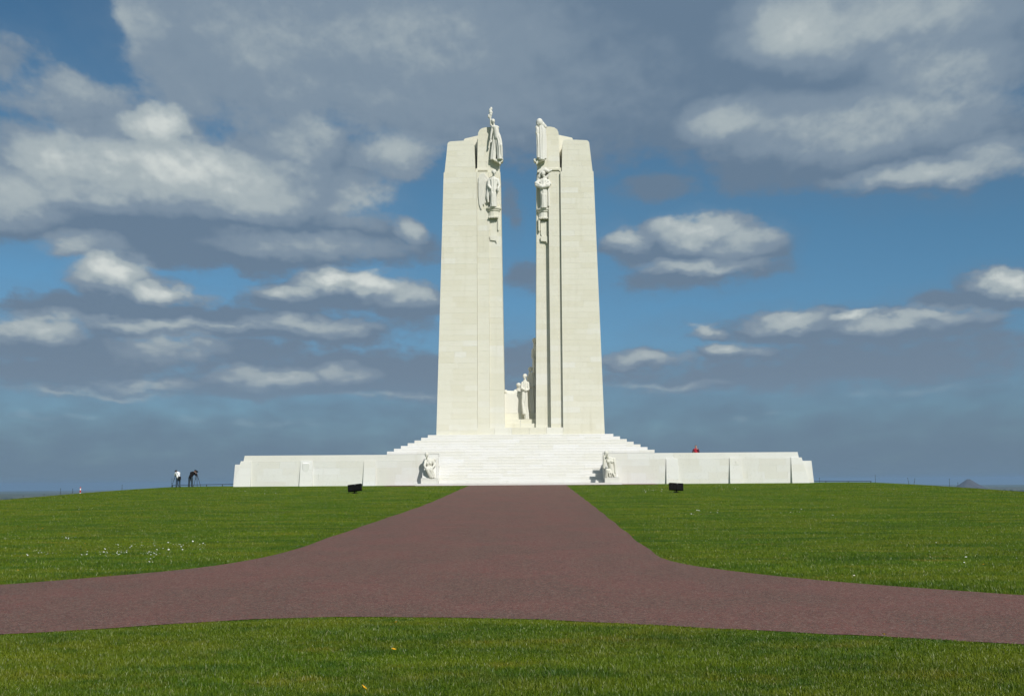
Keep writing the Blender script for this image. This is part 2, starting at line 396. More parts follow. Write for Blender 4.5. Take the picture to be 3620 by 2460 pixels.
def m_road(N, nt):
    pos = nt.nodes.new('ShaderNodeNewGeometry').outputs['Position']; flat = N.vec('MULTIPLY', pos, (1., 1., 0.))
    big = N.noise(N.vec('MULTIPLY', flat, (1., .7, 1.)), .45, 5, .6); mid = N.noise(flat, 2.6, 5, .65)
    col = N.mix(N.smooth(big, .42, .60), (.122, .085, .072), (.168, .085, .077))
    col = N.mix(N.smooth(mid, .35, .7, 0., .5), col, (.108, .066, .056))
    track = N.noise(N.vec('MULTIPLY', flat, (1.2, .05, 1.)), 1.4, 4, .6)       # worn wheel tracks along the drive
    col = N.mix(N.smooth(track, .45, .66, 0., .5), col, (.148, .096, .080))
    stain = N.noise(N.vec('ADD', flat, (30., 8., 0.)), .9, 6, .7)
    col = N.mix(N.smooth(stain, .55, .72, 0., .45), col, (.085, .058, .052))
    sq = N.sep(N.voro(flat, 24., 'Color', 'F1'))
    col = N.mix(N.smooth(sq[0], .80, .98, 0., .55), col, (.27, .205, .185))
    col = N.mix(N.smooth(sq[1], .74, .98, 0., .5), col, (.070, .044, .040))
    col = N.mix(N.smooth(sq[2], .80, .98, 0., .5), col, (.225, .080, .070))
    sp = N.sep(N.voro(flat, 70., 'Color', 'F1'))                              # chips of aggregate
    col = N.mix(N.smooth(sp[0], .72, .97, 0., .75), col, (.29, .235, .215))
    col = N.mix(N.smooth(sp[1], .68, .97, 0., .7), col, (.060, .042, .040))
    col = N.mix(N.smooth(sp[2], .80, .97, 0., .6), col, (.215, .085, .075))
    col = N.mix(1., col, (.93, .80, .715), 'MULTIPLY')
    h = N.voro(flat, 55., 'Distance', 'F1')
    return principled(N, nt, col, .82, h, .6, .012, .25)
mat('asphalt', m_road)
def build_road():
    V, Fc = [], []
    def sheet(P):
        n = sum(map(len, V)); ny, nx = P.shape[:2]; i = n+np.arange(nx*ny).reshape(ny, nx)
        V.append(P.reshape(-1, 3)); Fc.extend(map(tuple, np.stack([i[:-1, :-1], i[:-1, 1:], i[1:, 1:], i[1:, :-1]], -1).reshape(-1, 4)))
    def raise_(X, Y): return np.stack([X, Y, zg(X, Y)+.006], -1)
    Yr = np.arange(YS, 100.26, .8); Yr = np.append(Yr, 100.25); t = np.linspace(0, 1, 11)
    wob = lambda Y, k: .025*np.sin(Y*.9+k)
    Xa = (xl(Yr)+wob(Yr, 0))[:, None]*(1-t)+(xr(Yr)+wob(Yr, 2))[:, None]*t
    sheet(raise_(Xa, np.repeat(Yr[:, None], 11, 1)))
    Xc = np.concatenate([np.arange(-60, XL0-.3, .35), np.linspace(XL0-.3, XL0, 4)[1:], np.linspace(XL0, XR0, 20)[1:], np.linspace(XR0, XR0+.3, 4)[1:], np.arange(XR0+.6, 50, .35)])
    t = np.linspace(0, 1, 13)
    Yc = (ynear(Xc)+.03*np.sin(Xc*5.3)+.02*np.sin(Xc*13))[None]*(1-t)[:, None]+yfar(Xc)[None]*t[:, None]
    sheet(raise_(np.repeat(Xc[None], 13, 0), Yc))
    me = bpy.data.meshes.new('road'); me.from_pydata(np.vstack(V).tolist(), [], Fc); me.update()
    o = link('road', me, MATS['asphalt'], None, True); tag(o, kind='structure')
    # narrow strip of the same asphalt along the foot of the monument
    m2 = MB()
    n = 25; X = np.linspace(-12.4, 12.4, n); P = np.array([raise_(X, np.full(n, y))+np.array([0, 0, .006]) for y in (99.4, 100.2, 101.2, 102.4)])
    i = np.arange(4*n).reshape(4, n)
    me = bpy.data.meshes.new('path'); me.from_pydata(P.reshape(-1, 3).tolist(), [], [tuple(q) for q in np.stack([i[:-1, :-1], i[:-1, 1:], i[1:, 1:], i[1:, :-1]], -1).reshape(-1, 4).tolist()]); me.update()
    tag(link('path', me, MATS['asphalt']), kind='structure')
build_road()

# ------------------------------------------------------------------ the monument: masonry
def lerp(a, b, t): return a+(b-a)*t
J = .003                                      # half a joint
def course_list(z0, z1, h):
    n = max(1, round((z1-z0)/h)); return [(lerp(z0, z1, i/n), lerp(z0, z1, (i+1)/n)) for i in range(n)]
def masonry(parent, sx, xb, xt, yb, yt, yback, z0, z1, h=.56, w=1.7, matn='pylon_stone', core=True, part='slab', seed=0):
    """a battered slab: xb, xt = (inner, outer) at bottom and top, yb, yt = front at bottom and top; real blocks round a core"""
    rg = random.Random(seed); M = MATS[matn]
    def X(k, z): return sx*lerp(xb[k], xt[k], (z-z0)/(z1-z0))
    def Yf(z): return lerp(yb, yt, (z-z0)/(z1-z0))
    def hx(t0, t1, za, zb, yo, yk, j):
        p = []
        for z in (za+j, zb-j):
            l = lerp(X(0, z), X(1, z), t0); r = lerp(X(0, z), X(1, z), t1)
            if l > r: l, r = r, l
            p += [(l+j, Yf(z)-yo, z), (r-j, Yf(z)-yo, z), (r-j, yk, z), (l+j, yk, z)]
        return p
    if core:
        b = MB(); b.hexa(hx(0, 1, z0, z1, -.03, yback-.03, .02)); parent = b.build(part, M)
    cs = course_list(z0, z1, h)
    for ci, (za, zb) in enumerate(cs):
        wid = abs(X(1, za)-X(0, za)); n = max(1, round(wid/w+rg.uniform(-.35, .35)))
        cuts = [0.]+[min(.97, max(.03, (i+(.25 if ci % 2 else -.1)+rg.uniform(-.16, .16))/n)) for i in range(1, n)]+[1.]
        cuts = sorted(cuts)
        for t0, t1 in zip(cuts[:-1], cuts[1:]):
            b = MB(); b.hexa(hx(t0, t1, za, zb, rg.uniform(0, .008), yback, J)); b.build('block', M, parent)

def adopt(t, before):
    for o in list(set(bpy.data.objects)-before):
        if o is not t and o.parent is None:
            o.parent = t; o.matrix_parent_inverse = Matrix.Translation(-t.location)

def pylon(sx, label):
    M = MATS['pylon_stone']
    t = empty('stone_pylon', (sx*4.5, 111, 6.3), label, 'pylon', 'twin pylons of the monument')
    K = lambda **k: None
    H = []                                       # parts are built in world coordinates, then parented keeping place
    before = set(bpy.data.objects)
    s0 = 100 if sx > 0 else 200
    masonry(None, sx, (4.315, 8.50), (4.355, 7.80), 111.0, 111.28, 116.4, 6.25, 33.64, .57, 1.6, seed=s0)
    masonry(None, sx, (4.50, 7.71), (4.60, 7.42), 111.30, 111.34, 116.3, 33.64, 36.55, .58, 1.6, seed=s0+1)
    f1, f2, g1, g2 = (111.38, 112.0, 111.56, 112.15) if sx > 0 else (111.10, 111.26, 111.36, 111.50)
    masonry(None, sx, (3.10, 4.30), (3.10, 4.34), f1, g1, 116.0, 6.9, 33.70, .57, 1.7, seed=s0+2)
    masonry(None, sx, (1.57, 3.095), (1.90, 3.095), f2, g2, 116.2, 6.9, 33.70, .57, 1.6, seed=s0+3)
    masonry(None, sx, (1.98, 4.34), (2.04, 4.24), 111.66, 111.72, 115.6, 33.70, 37.75, .58, 1.5, seed=s0+4)
    # rounded heads of the slabs
    def head(pts, y0, y1): b = MB(); b.prism([(sx*x, z) for x, z in pts], y0, y1); return b.build('cap_stone', M)
    head([(4.60, 36.56), (7.42, 36.56), (7.40, 36.74), (7.30, 36.90), (7.10, 36.98), (5.2, 37.08), (4.85, 37.06), (4.68, 36.90)], 111.345, 116.3)
    head([(2.04, 37.76), (4.24, 37.76), (4.20, 38.05), (4.06, 38.32), (3.82, 38.50), (3.4, 38.60), (2.04, 38.66)], 111.725, 115.6)
    head([(4.28, 33.0), (5.80, 33.0), (5.80, 37.90), (5.66, 38.00), (4.28, 38.32)], 113.6, 116.1)
    # closing ledge with a small scroll under the slot
    head([(4.32, 33.705), (4.49, 33.705), (4.49, 34.0), (4.42, 34.12), (4.30, 34.05), (3.2, 34.02), (3.2, 33.86), (4.2, 33.86)], 111.47, 111.655)
    # corbel under the figure, and hanging shield in its niche below
    def lathe(name, cx, cy, prof, half=True, seg=8):
        b = MB(); n = len(prof)
        for i, (r, z) in enumerate(prof):
            for k in range(seg+1):
                a = math.pi+math.pi*k/seg; b.v.append((cx+r*math.cos(a), cy+r*.85*math.sin(a), z))
        for i in range(n-1):
            for k in range(seg):
                q = i*(seg+1)+k; b.f.append((q, q+1, q+seg+2, q+seg+1))
        b.f.append(tuple(range(seg+1))[::-1]); b.f.append(tuple((n-1)*(seg+1)+k for k in range(seg+1)))
        for i in range(n-1): b.f.append((i*(seg+1)+seg, i*(seg+1), (i+1)*(seg+1), (i+1)*(seg+1)+seg))
        return b.build(name, M)
    cx = sx*2.62; dy = 0. if sx > 0 else -.66
    cb = lathe('corbel', cx, 112.18+dy, [(.62, 28.85), (.60, 29.0), (.60, 29.45), (.70, 29.50), (.72, 29.60), (.66, 29.62), (.80, 29.66), (.84, 29.76), (.82, 29.84), (.70, 29.86)], seg=6)
    for k in range(6):      # scalloped fringe under the corbel
        b = MB(); x0 = cx-.50+k*.17; b.prism([(x0, 28.87), (x0, 28.80), (x0+.04, 28.72), (x0+.08, 28.70), (x0+.13, 28.72), (x0+.165, 28.80), (x0+.165, 28.87)], 111.68+dy-.10*math.sin(math.pi*(k+.5)/6), 112.1+dy); b.build('fringe_stone', M, cb)
    for s in (-1, 1):       # niche jambs
        b = MB(); x0 = cx+s*.50; b.prism([(x0-.09, 27.55), (x0, 27.40), (x0+.09, 27.55), (x0+.09, 28.84), (x0-.09, 28.84)], 111.78+dy*(.75 if sx < 0 else 1), 112.14+dy); b.build('niche_jamb', M)
    b = MB(); b.prism([(cx-.36, 28.45), (cx-.36, 27.2), (cx-.24, 26.92), (cx, 26.80), (cx+.24, 26.92), (cx+.36, 27.2), (cx+.36, 28.45), (cx+.18, 28.56), (cx, 28.44), (cx-.18, 28.56)], 111.98+dy*.85, 112.2+dy); b.build('shield', M)
    b = MB(); b.prism([(cx-.40, 26.84), (cx-.34, 26.42), (cx+.20, 26.36), (cx+.30, 26.10), (cx+.38, 26.42), (cx+.42, 26.84), (cx+.2, 26.94), (cx-.2, 26.94)], 111.86+dy*.85, 112.2+dy); b.build('shield_bracket', M)
    # bracket carrying the figure at the top
    b = MB(); b.prism([(sx*1.66, 34.70), (sx*1.58, 34.86), (sx*1.64, 34.97), (sx*2.62, 34.97), (sx*2.58, 34.86), (sx*2.05, 34.62), (sx*1.95, 34.40), (sx*1.86, 34.42), (sx*1.84, 34.60)], 111.05, 111.74); b.build('bracket', M)
    adopt(t, before)
    return t
pylon(-1, 'tall cream stone pylon on the left, carrying the figure that raises a torch')
pylon(1, 'tall cream stone pylon on the right, carrying the hooded figure on its top corner')

# ---- stairs
def stairs():
    t = empty('stone_stairs', (0, 102.3, 1.5), 'wide white stone stairs rising in tiers to the foot of the two pylons', 'stairs')
    rise, tread = .2833, .5; rg = random.Random(5); M = MATS['step_stone']
    for k in range(17):
        z0 = 1.52+rise*k; z1 = z0+rise; y0 = 102.25+tread*k
        hw = 7.60 if k < 1 else 7.9 if k < 10 else 9.30+.62*(16-k)
        org = (0, y0, z0)
        b = MB(org); b.box(-hw+.03, hw-.03, y0+.03, 118., (.9 if k < 10 else 3.0) if k else 1.2, z1-.012); st = b.build('step', M); st.location = org
        st.parent = t; st.matrix_parent_inverse = Matrix.Translation(-t.location)
        def blk(x0, x1, ya, yb):
            rr = .018
            b = MB(org)        # block with a worn nosing
            e = rg.uniform(0, .01)
            pts = [(ya-e, z0+.004), (ya-e, z1-.03), (ya-e+.03, z1), (yb, z1), (yb, z0+.004)]
            n = len(b.v)
            for x in (x0+.006, x1-.006):
                b.v += [tuple(np.array((x, y, z))-np.array(org)) for y, z in pts]
            b.f += [(0, 1, 2, 3, 4), (9, 8, 7, 6, 5)]+[(i, 5+i, 5+(i+1) % 5, (i+1) % 5) for i in range(5)]
            o = b.build('block', M, st)
        x = -hw
        while x < hw-.01:
            w = rg.uniform(1.2, 3.4)
            x1 = hw if x+w > hw-.9 else x+w
            blk(x, x1, y0, y0+tread+.1); x = x1
        if k >= 10:
            for s in (-1, 1):
                y = y0+tread+.1
                while y < 117.9:
                    y1 = min(118., y+rg.uniform(1.6, 2.8))
                    blk(*(sorted((s*hw, s*(hw-.7)))), y, y1); y = y1
    b = MB(); b.box(-9.60, 9.15, 100.3, 102.26, .9, 1.50); o = b.build('plinth', M); adopt(t, set(bpy.data.objects)-{o})
    before = set(bpy.data.objects)
    x = -9.62
    while x < 9.16:
        x1 = x+rg.uniform(1.8, 3.6); x1 = 9.17 if x1 > 8.4 else x1
        b = MB(); b.box(x+.006, x1-.006, 100.28, 102.24, 1.0, 1.52+rg.uniform(0, .004)); b.build('plinth_block', M); x = x1
        if x > 9.1: break
    M2 = MATS['pylon_stone']
    # threshold between the pylons, and steps inside the gap
    for i, (hw, y0, z0, z1) in enumerate([(4.40, 111.03, 6.30, 7.06), (1.74, 112.3, 7.0, 7.54), (1.72, 112.8, 7.4, 8.0), (1.70, 113.5, 7.9, 8.68)]):
        n = 5 if i == 0 else 2
        for q in range(n):
            xa, xb = lerp(-hw, hw, q/n), lerp(-hw, hw, (q+1)/n)
            b = MB(); b.box(xa+.006, xb-.006, y0+rg.uniform(0, .01), 117., z0, z1); b.build('threshold_block', M2)
    adopt(t, before)
stairs()

# ---- the wing walls
def wing(sx, label):
    t = empty('stone_wing_wall', (sx*17, 102, 1.3), label, 'wall', 'wing walls beside the stairs')
    before = set(bpy.data.objects); s0 = 300 if sx > 0 else 400
    masonry(None, sx, (7.62, 25.72), (7.62, 25.72), 102.0, 102.04, 102.7, 1.15, 3.62, .62, 1.9, 'wall_stone', seed=s0)
    masonry(None, sx, (7.62, 25.70), (7.62, 25.60), 102.06, 102.10, 102.72, 3.62, 4.20, .60, 2.2, 'wall_stone', seed=s0+1)
    b = MB(); b.box(*sorted((sx*7.7, sx*25.5)), 102.66, 116., .6, 3.2); b.build('terrace_floor', MATS['step_stone'])
    # end return and lower end block
    xo = (26.72, 26.58) if sx < 0 else (27.12, 26.95)
    masonry(None, sx, (25.5, xo[0]), (25.5, xo[1]), 102.45, 102.5, 112., 1.1, 3.40, .58, 1.5, 'wall_stone', seed=s0+2)
    masonry(None, sx, (24.0, 25.70), (24.0, 25.6), 102.735, 102.74, 112., 3.41, 4.19, .4, 3., 'wall_stone', seed=s0+3)
    # battered pilasters
    for i, (a, c) in enumerate([(13.38, 14.55), (19.22, 20.42), (24.92, 26.55)]):
        xt = (a+.05, c-.05) if i < 2 else (a+.02, 25.92)
        masonry(None, sx, (a, c), xt, 101.70, 101.985, 102.6 if i < 2 else 103.4, 1.15, 3.70 if i else 3.66, .62, 3., 'wall_stone', part='pilaster', seed=s0+10+i)
    M = MATS['wall_stone']
    # carved emblems on the pilasters: a shield on the left wing, a cross and panel on the right one
    if sx < 0:
        cx = -19.85
        b = MB(); b.prism([(cx-.30, 3.42), (cx+.30, 3.42), (cx+.31, 3.0), (cx+.2, 2.75), (cx, 2.58), (cx-.2, 2.75), (cx-.31, 3.0)], 101.86, 102.0, (0, .12)); b.build('carved_shield', M)
    else:
        cx = 19.85
        b = MB()
        b.box(cx-.06, cx+.06, 101.90, 102.0, 2.94, 3.40); b.build('carved_cross', M)
        b = MB(); b.box(cx-.30, cx+.30, 101.897, 102.0, 3.02, 3.11); b.build('carved_cross', M)
    adopt(t, before)
wing(-1, 'long white stone wing wall left of the stairs, its second pilaster carved with a shield')
wing(1, 'long white stone wing wall right of the stairs, with a red-jacketed visitor behind it')

# ------------------------------------------------------------------ carved and living figures: shapes fused into one skin
class Clay:
    """limbs, drapery and heads as overlapping closed shapes, fused by a voxel remesh into one continuous surface"""
    def __init__(s): s.mb = MB(); s.tags = []
    def _add(s, n0, m): s.tags.append((n0, len(s.mb.v), m))
    def cap(s, p0, p1, r0, r1, m=0, seg=14):
        n0 = len(s.mb.v); p0 = np.array(p0, float); p1 = np.array(p1, float); d = p1-p0; L = np.linalg.norm(d)+1e-9; d = d/L
        pts = []; rad = []
        for a in np.linspace(-90, 0, 5): pts.append(p0+d*r0*math.sin(math.radians(a))); rad.append(max(.001, r0*math.cos(math.radians(a))))
        for a in np.linspace(0, 90, 5): pts.append(p1+d*r1*math.sin(math.radians(a))); rad.append(max(.001, r1*math.cos(math.radians(a))))
        # tubes of fixed frame so the caps close cleanly
        a = np.cross(d, (0, 0, 1.) if abs(d[2]) < .9 else (1., 0, 0)); a /= np.linalg.norm(a); b = np.cross(d, a)
        for p, r in zip(pts, rad):
            for k in range(seg): t = 2*math.pi*k/seg; s.mb.v.append(tuple(p+r*(math.cos(t)*a+math.sin(t)*b)))
        for i in range(len(pts)-1):
            for k in range(seg): k2 = (k+1) % seg; q = n0+i*seg; s.mb.f.append((q+k, q+k2, q+seg+k2, q+seg+k))
        s.mb.f.append(tuple(n0+k for k in range(seg))[::-1]); s.mb.f.append(tuple(n0+(len(pts)-1)*seg+k for k in range(seg)))
        s._add(n0, m); return s
    def limb(s, pts, rad, m=0):
        for i in range(len(pts)-1): s.cap(pts[i], pts[i+1], rad[i], rad[i+1], m)
        return s
    def ell(s, c, r, m=0, rot=None):
        n0 = len(s.mb.v); s.mb.ball((0, 0, 0), r, 16, 10)
        R = Matrix.Identity(3) if rot is None else Matrix.Rotation(rot[0], 3, 'X') @ Matrix.Rotation(rot[1], 3, 'Y') @ Matrix.Rotation(rot[2], 3, 'Z')
        for i in range(n0, len(s.mb.v)): q = R @ Vector(s.mb.v[i]); s.mb.v[i] = (q.x+c[0], q.y+c[1], q.z+c[2])
        s._add(n0, m); return s
    def loft(s, secs, folds=9, amp=.10, m=0, seg=56, twist=0., seed=1):
        """drapery: stacked ovals (x, y, z, rx, ry) with hanging folds"""
        rg = random.Random(seed); n0 = len(s.mb.v); secs = np.array(secs, float); L = 26
        u = np.linspace(0, len(secs)-1, L); S = np.stack([np.interp(u, range(len(secs)), secs[:, k]) for k in range(5)], 1)
        ker = np.array([.25, .5, .25])
        for k in range(5): S[1:-1, k] = np.convolve(S[:, k], ker, 'valid')
        ph = [rg.uniform(0, 6.28) for _ in range(4)]
        for i in range(L):
            g = i/(L-1); A = amp*(.35+.65*math.sin(math.pi*min(1., g*1.0)) if len(secs) > 2 else amp)
            for k in range(seg):
                t = 2*math.pi*k/seg
                w = 1+A*(math.cos(folds*t+ph[0]+twist*g)+.6*math.cos((folds*1.7)*t+ph[1]-twist*g*.7)+.35*math.cos(3*t+ph[2]+g*2))
                s.mb.v.append((S[i, 0]+S[i, 3]*w*math.cos(t), S[i, 1]+S[i, 4]*w*math.sin(t), S[i, 2]))
        for i in range(L-1):
            for k in range(seg): k2 = (k+1) % seg; q = n0+i*seg; s.mb.f.append((q+k, q+k2, q+seg+k2, q+seg+k))
        s.mb.f.append(tuple(n0+k for k in range(seg))[::-1]); s.mb.f.append(tuple(n0+(L-1)*seg+k for k in range(seg)))
        s._add(n0, m); return s
    def squash(s, cx, f):
        s.mb.v = [(cx+(x-cx)*f, y, z) for x, y, z in s.mb.v]; return s
    def slab(s, pts, y0, y1, m=0, shift=(0, 0)):
        n0 = len(s.mb.v); s.mb.prism(pts, y0, y1, shift); s._add(n0, m); return s
    def head(s, c, r, face=(0, -1, 0), m=0, mh=None, hood=False, hair=True):
        """skull, jaw, brow, nose, eye hollows, ears and hair; r = half the head's height"""
        c = np.array(c, float); f = np.array(face, float); f /= np.linalg.norm(f); sd = np.cross(f, (0, 0, 1.)); sd /= np.linalg.norm(sd)+1e-9; up = np.cross(sd, f)
        s.ell(c+up*r*.18, (r*.74, r*.80, r*.80), m)
        s.cap(c+f*r*.18-up*r*.05, c+f*r*.38-up*r*.62, r*.58, r*.32, m)
        s.cap(c+f*r*.74+up*r*.16, c+f*r*.92-up*r*.20, r*.09, r*.15, m, 8)
        for k in (-1, 1):
            s.cap(c+f*r*.66+sd*k*r*.14+up*r*.24, c+f*r*.56+sd*k*r*.44+up*r*.20, r*.13, r*.10, m, 8)
            s.cap(c+sd*k*r*.70+up*r*.12, c+sd*k*r*.68-up*r*.16, r*.12, r*.09, m, 8)
            s.cap(c+f*r*.62+sd*k*r*.02-up*r*.42, c+f*r*.56+sd*k*r*.2-up*r*.44, r*.10, r*.07, m, 8)
        if hair:
            s.ell(c+up*r*.34-f*r*.14, (r*.84, r*.86, r*.76), m if mh is None else mh)
        return s
    def hand(s, p, d, r, m=0, curl=.5, side=1):
        """palm, four bent fingers of different lengths and a thumb from the side of the palm"""
        p = np.array(p, float); d = np.array(d, float); d /= np.linalg.norm(d)
        a = np.cross(d, (0, 0, 1.) if abs(d[2]) < .9 else (0, 1., 0)); a /= np.linalg.norm(a); n = np.cross(d, a)
        s.cap(p, p+d*r*1.5, r*.62, r*.78, m, 10)
        for k, L in enumerate((1.25, 1.5, 1.4, 1.05)):
            o = p+d*r*1.9+a*r*(k-1.5)*.52
            q = o+d*r*L*.6+n*r*curl*.5; e = q+d*r*L*.4*(1-curl)+n*r*curl
            s.cap(o, q, r*.25, r*.22, m, 8); s.cap(q, e, r*.22, r*.17, m, 8)
        o = p+d*r*.6+a*r*.7*side; q = o+d*r*.7+a*r*.5*side; s.cap(o, q, r*.28, r*.24, m, 8); s.cap(q, q+d*r*.6+n*r*.3, r*.24, r*.18, m, 8)
        return s
    def build(s, name, mats, voxel, parent=None, org=(0, 0, 0), smooth_it=2, face_mats=True):
        src = s.mb.mesh('src'); s.mb.fix(src) if False else None
        bm = bmesh.new(); bm.from_mesh(src); bmesh.ops.recalc_face_normals(bm, faces=bm.faces); bm.to_mesh(src); bm.free()
        tmp = bpy.data.objects.new('tmp', src); COL.objects.link(tmp)
        md = tmp.modifiers.new('r', 'REMESH'); md.mode = 'VOXEL'; md.voxel_size = voxel
        if smooth_it: m2 = tmp.modifiers.new('s', 'SMOOTH'); m2.factor = .5; m2.iterations = smooth_it
        dg = bpy.context.evaluated_depsgraph_get(); dg.update()
        me = bpy.data.meshes.new_from_object(tmp.evaluated_get(dg)); me.name = name
        bpy.data.objects.remove(tmp); 
        co = np.empty(len(me.vertices)*3); me.vertices.foreach_get('co', co); co = co.reshape(-1, 3)
        me.materials.clear()
        for m in mats: me.materials.append(m)
        if len(mats) > 1:
            from mathutils.kdtree import KDTree
            kd = KDTree(len(s.mb.v)); lab = np.zeros(len(s.mb.v), int)
            for a, b, m in s.tags: lab[a:b] = m
            for i, v in enumerate(s.mb.v): kd.insert(v, i)
            kd.balance(); idx = []
            for p in me.polygons: idx.append(int(lab[kd.find(p.center)[1]]))
            me.polygons.foreach_set('material_index', idx)
        me.vertices.foreach_set('co', (co-np.array(org)).ravel()); me.update(); bpy.data.meshes.remove(src)
        me.polygons.foreach_set('use_smooth', [True]*len(me.polygons))
        o = bpy.data.objects.new(name, me); COL.objects.link(o); o.location = org
        if parent is not None:
            o.parent = parent; o.matrix_parent_inverse = Matrix.Translation(-parent.location)
        return o
ST = [MATS['statue_stone']]

# torch bearer on the left pylon
c = Clay(); y = 111.15
c.loft([(-1.86, y, 34.90, .36, .38), (-1.90, y, 35.4, .33, .36), (-1.90, y-.02, 36.1, .35, .38), (-1.98, y, 36.8, .37, .36), (-2.12, y, 37.4, .36, .32), (-2.30, y, 37.85, .34, .28)], 8, .13, seed=3, twist=1.5)
c.cap((-2.22, y, 37.3), (-2.38, y-.02, 38.25), .36, .34); c.ell((-2.42, y-.02, 38.36), (.48, .30, .22)); c.cap((-2.5, y, 38.4), (-2.66, y-.02, 38.75), .15, .14)
c.head((-2.70, y-.05, 38.98), .30, (.35, -1, -.05))
c.limb([(-2.75, y-.02, 38.42), (-2.92, y-.05, 37.75), (-3.0, y-.10, 37.1)], [.16, .13, .10]); c.hand((-3.0, y-.1, 37.08), (0, -.1, -1), .13)
c.loft([(-2.75, y+.18, 34.95, .34, .22), (-2.65, y+.16, 36., .30, .20), (-2.5, y+.1, 37., .26, .2), (-2.5, y+.06, 38.1, .2, .16)], 6, .16, seed=9)
c.cap((-1.75, y-.28, 36.35), (-2.2, y-.1, 37.2), .14, .20); c.cap((-1.75, y-.32, 36.35), (-1.68, y-.2, 35.2), .18, .15)
c.limb([(-2.70, y+.05, 38.42), (-2.98, y+.05, 38.7), (-3.02, y, 39.3)], [.15, .13, .10]); c.hand((-3.02, y, 39.3), (.05, 0, 1), .13)
c.squash(-2.15, .86); fig = c.build('stone_statue', ST, .032, None, (-2.1, y, 34.95))
tag(fig, 'draped stone figure raising a torch at the top of the left pylon', 'statue', 'statues on the pylons')
c = Clay(); T_ = .11; c.limb([(-3.03, y, 39.25), (-3.0, y, 39.62), (-2.98, y, 39.8)], [.09, .12, .17]); c.ell((-2.97, y, 40.0), (.20, .18, .22)); c.ell((-3.03, y, 40.22), (.15, .13, .22)); c.ell((-2.93, y, 40.40), (.14, .12, .20)); c.ell((-3.16, y, 39.6), (.14, .12, .22))
c.mb.v = [(a+T_, b_, d) for a, b_, d in c.mb.v]; o = c.build('torch', ST, .03, fig, (-2.89, y, 39.4)); o.matrix_parent_inverse = Matrix.Translation(-fig.location)

# hooded figure on the right pylon
c = Clay(); y = 111.12
c.loft([(2.40, y, 34.80, .36, .40), (2.38, y, 35.6, .35, .40), (2.38, y, 36.6, .37, .40), (2.40, y, 37.6, .40, .38), (2.40, y, 38.2, .38, .34), (2.30, y-.02, 38.6, .30, .30)], 9, .11, seed=5, twist=.6)
c.ell((2.22, y-.08, 38.82), (.40, .42, .46)); c.ell((2.50, y+.05, 38.62), (.36, .34, .34)); c.cap((2.3, y, 38.9), (2.85, y+.15, 38.45), .30, .22)
c.head((2.10, y-.22, 38.66), .27, (-.5, -1, -.35))
c.limb([(2.0, y-.1, 38.2), (1.88, y-.25, 37.65), (1.92, y-.34, 38.05)], [.18, .15, .11]); c.hand((1.92, y-.34, 38.05), (-.1, 0, 1), .12)
c.loft([(2.78, y+.12, 34.95, .20, .28), (2.80, y+.12, 36.5, .18, .26), (2.80, y+.12, 38.2, .16, .24)], 5, .18, seed=8)
c.loft([(2.02, y-.2, 35.0, .16, .2), (2.05, y-.2, 36.2, .16, .2), (1.98, y-.2, 37.5, .17, .2)], 5, .2, seed=4)
c.squash(2.3, .92); fig = c.build('stone_statue', ST, .032, None, (2.36, y, 34.95))
tag(fig, 'hooded stone figure in a long cloak at the top of the right pylon', 'statue', 'statues on the pylons')

# winged figure on the left corbel
def angel(sx, y, label, arms, seed):
    c = Clay(); x = sx*2.62
    c.loft([(x-.02, y, 29.82, .36, .34), (x, y, 30.6, .34, .32), (x-.04, y, 31.5, .38, .34), (x, y, 32.2, .38, .30), (x, y, 32.7, .44, .28), (x, y, 32.95, .34, .24)], 8, .12, seed=seed, twist=1.2)
    c.cap((x-.14, y-.16, 30.1), (x-.1, y-.24, 31.2), .15, .17); c.cap((x+.12, y-.12, 30.0), (x+.14, y-.16, 31.2), .14, .16)
    c.ell((x, y, 32.72), (.50, .28, .24)); c.cap((x, y-.02, 32.8), (x+.04, y-.08, 33.2), .15, .14)
    c.head((x+sx*-.06, y-.16, 33.42), .30, (sx*-.15, -1, -.3))
    for pts, rad in arms(x, y): c.limb(pts, rad)
    o = c.build('stone_statue', ST, .035, None, (x, y, 29.9)); tag(o, label, 'statue', 'statues on the pylons'); return o
o = angel(-1, 110.98, 'winged stone figure on a corbel of the left pylon, its tall wing spread', lambda x, y: [
    ([(x+.45, y, 32.72), (x+.62, y-.12, 32.05), (x+.48, y-.34, 31.7)], [.16, .14, .11]), ([(x+.48, y-.34, 31.7), (x+.5, y-.36, 31.45)], [.16, .12]),
    ([(x-.45, y, 32.7), (x-.52, y-.08, 32.1), (x-.30, y-.3, 31.75)], [.16, .13, .10]), ([(x-.45, y+.05, 32.5), (x-.62, y+.1, 31.0), (x-.55, y+.1, 30.4)], [.14, .17, .10])], 12)
c = Clay(); pts = [(-3.16, 32.9), (-3.35, 33.3), (-3.62, 33.55), (-3.95, 33.45), (-4.18, 33.05), (-4.22, 32.2), (-4.20, 31.0), (-4.12, 30.2), (-3.98, 29.75), (-3.86, 29.6), (-3.78, 29.95), (-3.72, 30.3), (-3.60, 30.0), (-3.5, 30.5), (-3.42, 30.2), (-3.3, 31.0), (-3.18, 31.6)]
c.slab(pts, 111.20, 111.45)
for i in range(7): c.cap((-3.30-.13*i, 111.20, 32.9-.1*abs(i-2)), (-3.34-.125*i, 111.22, 30.9-.12*i), .055, .035, 0, 8)
w = c.build('wing', ST, .03, o, (-3.7, 111.5, 31.5)); w.matrix_parent_inverse = Matrix.Translation(-o.location)
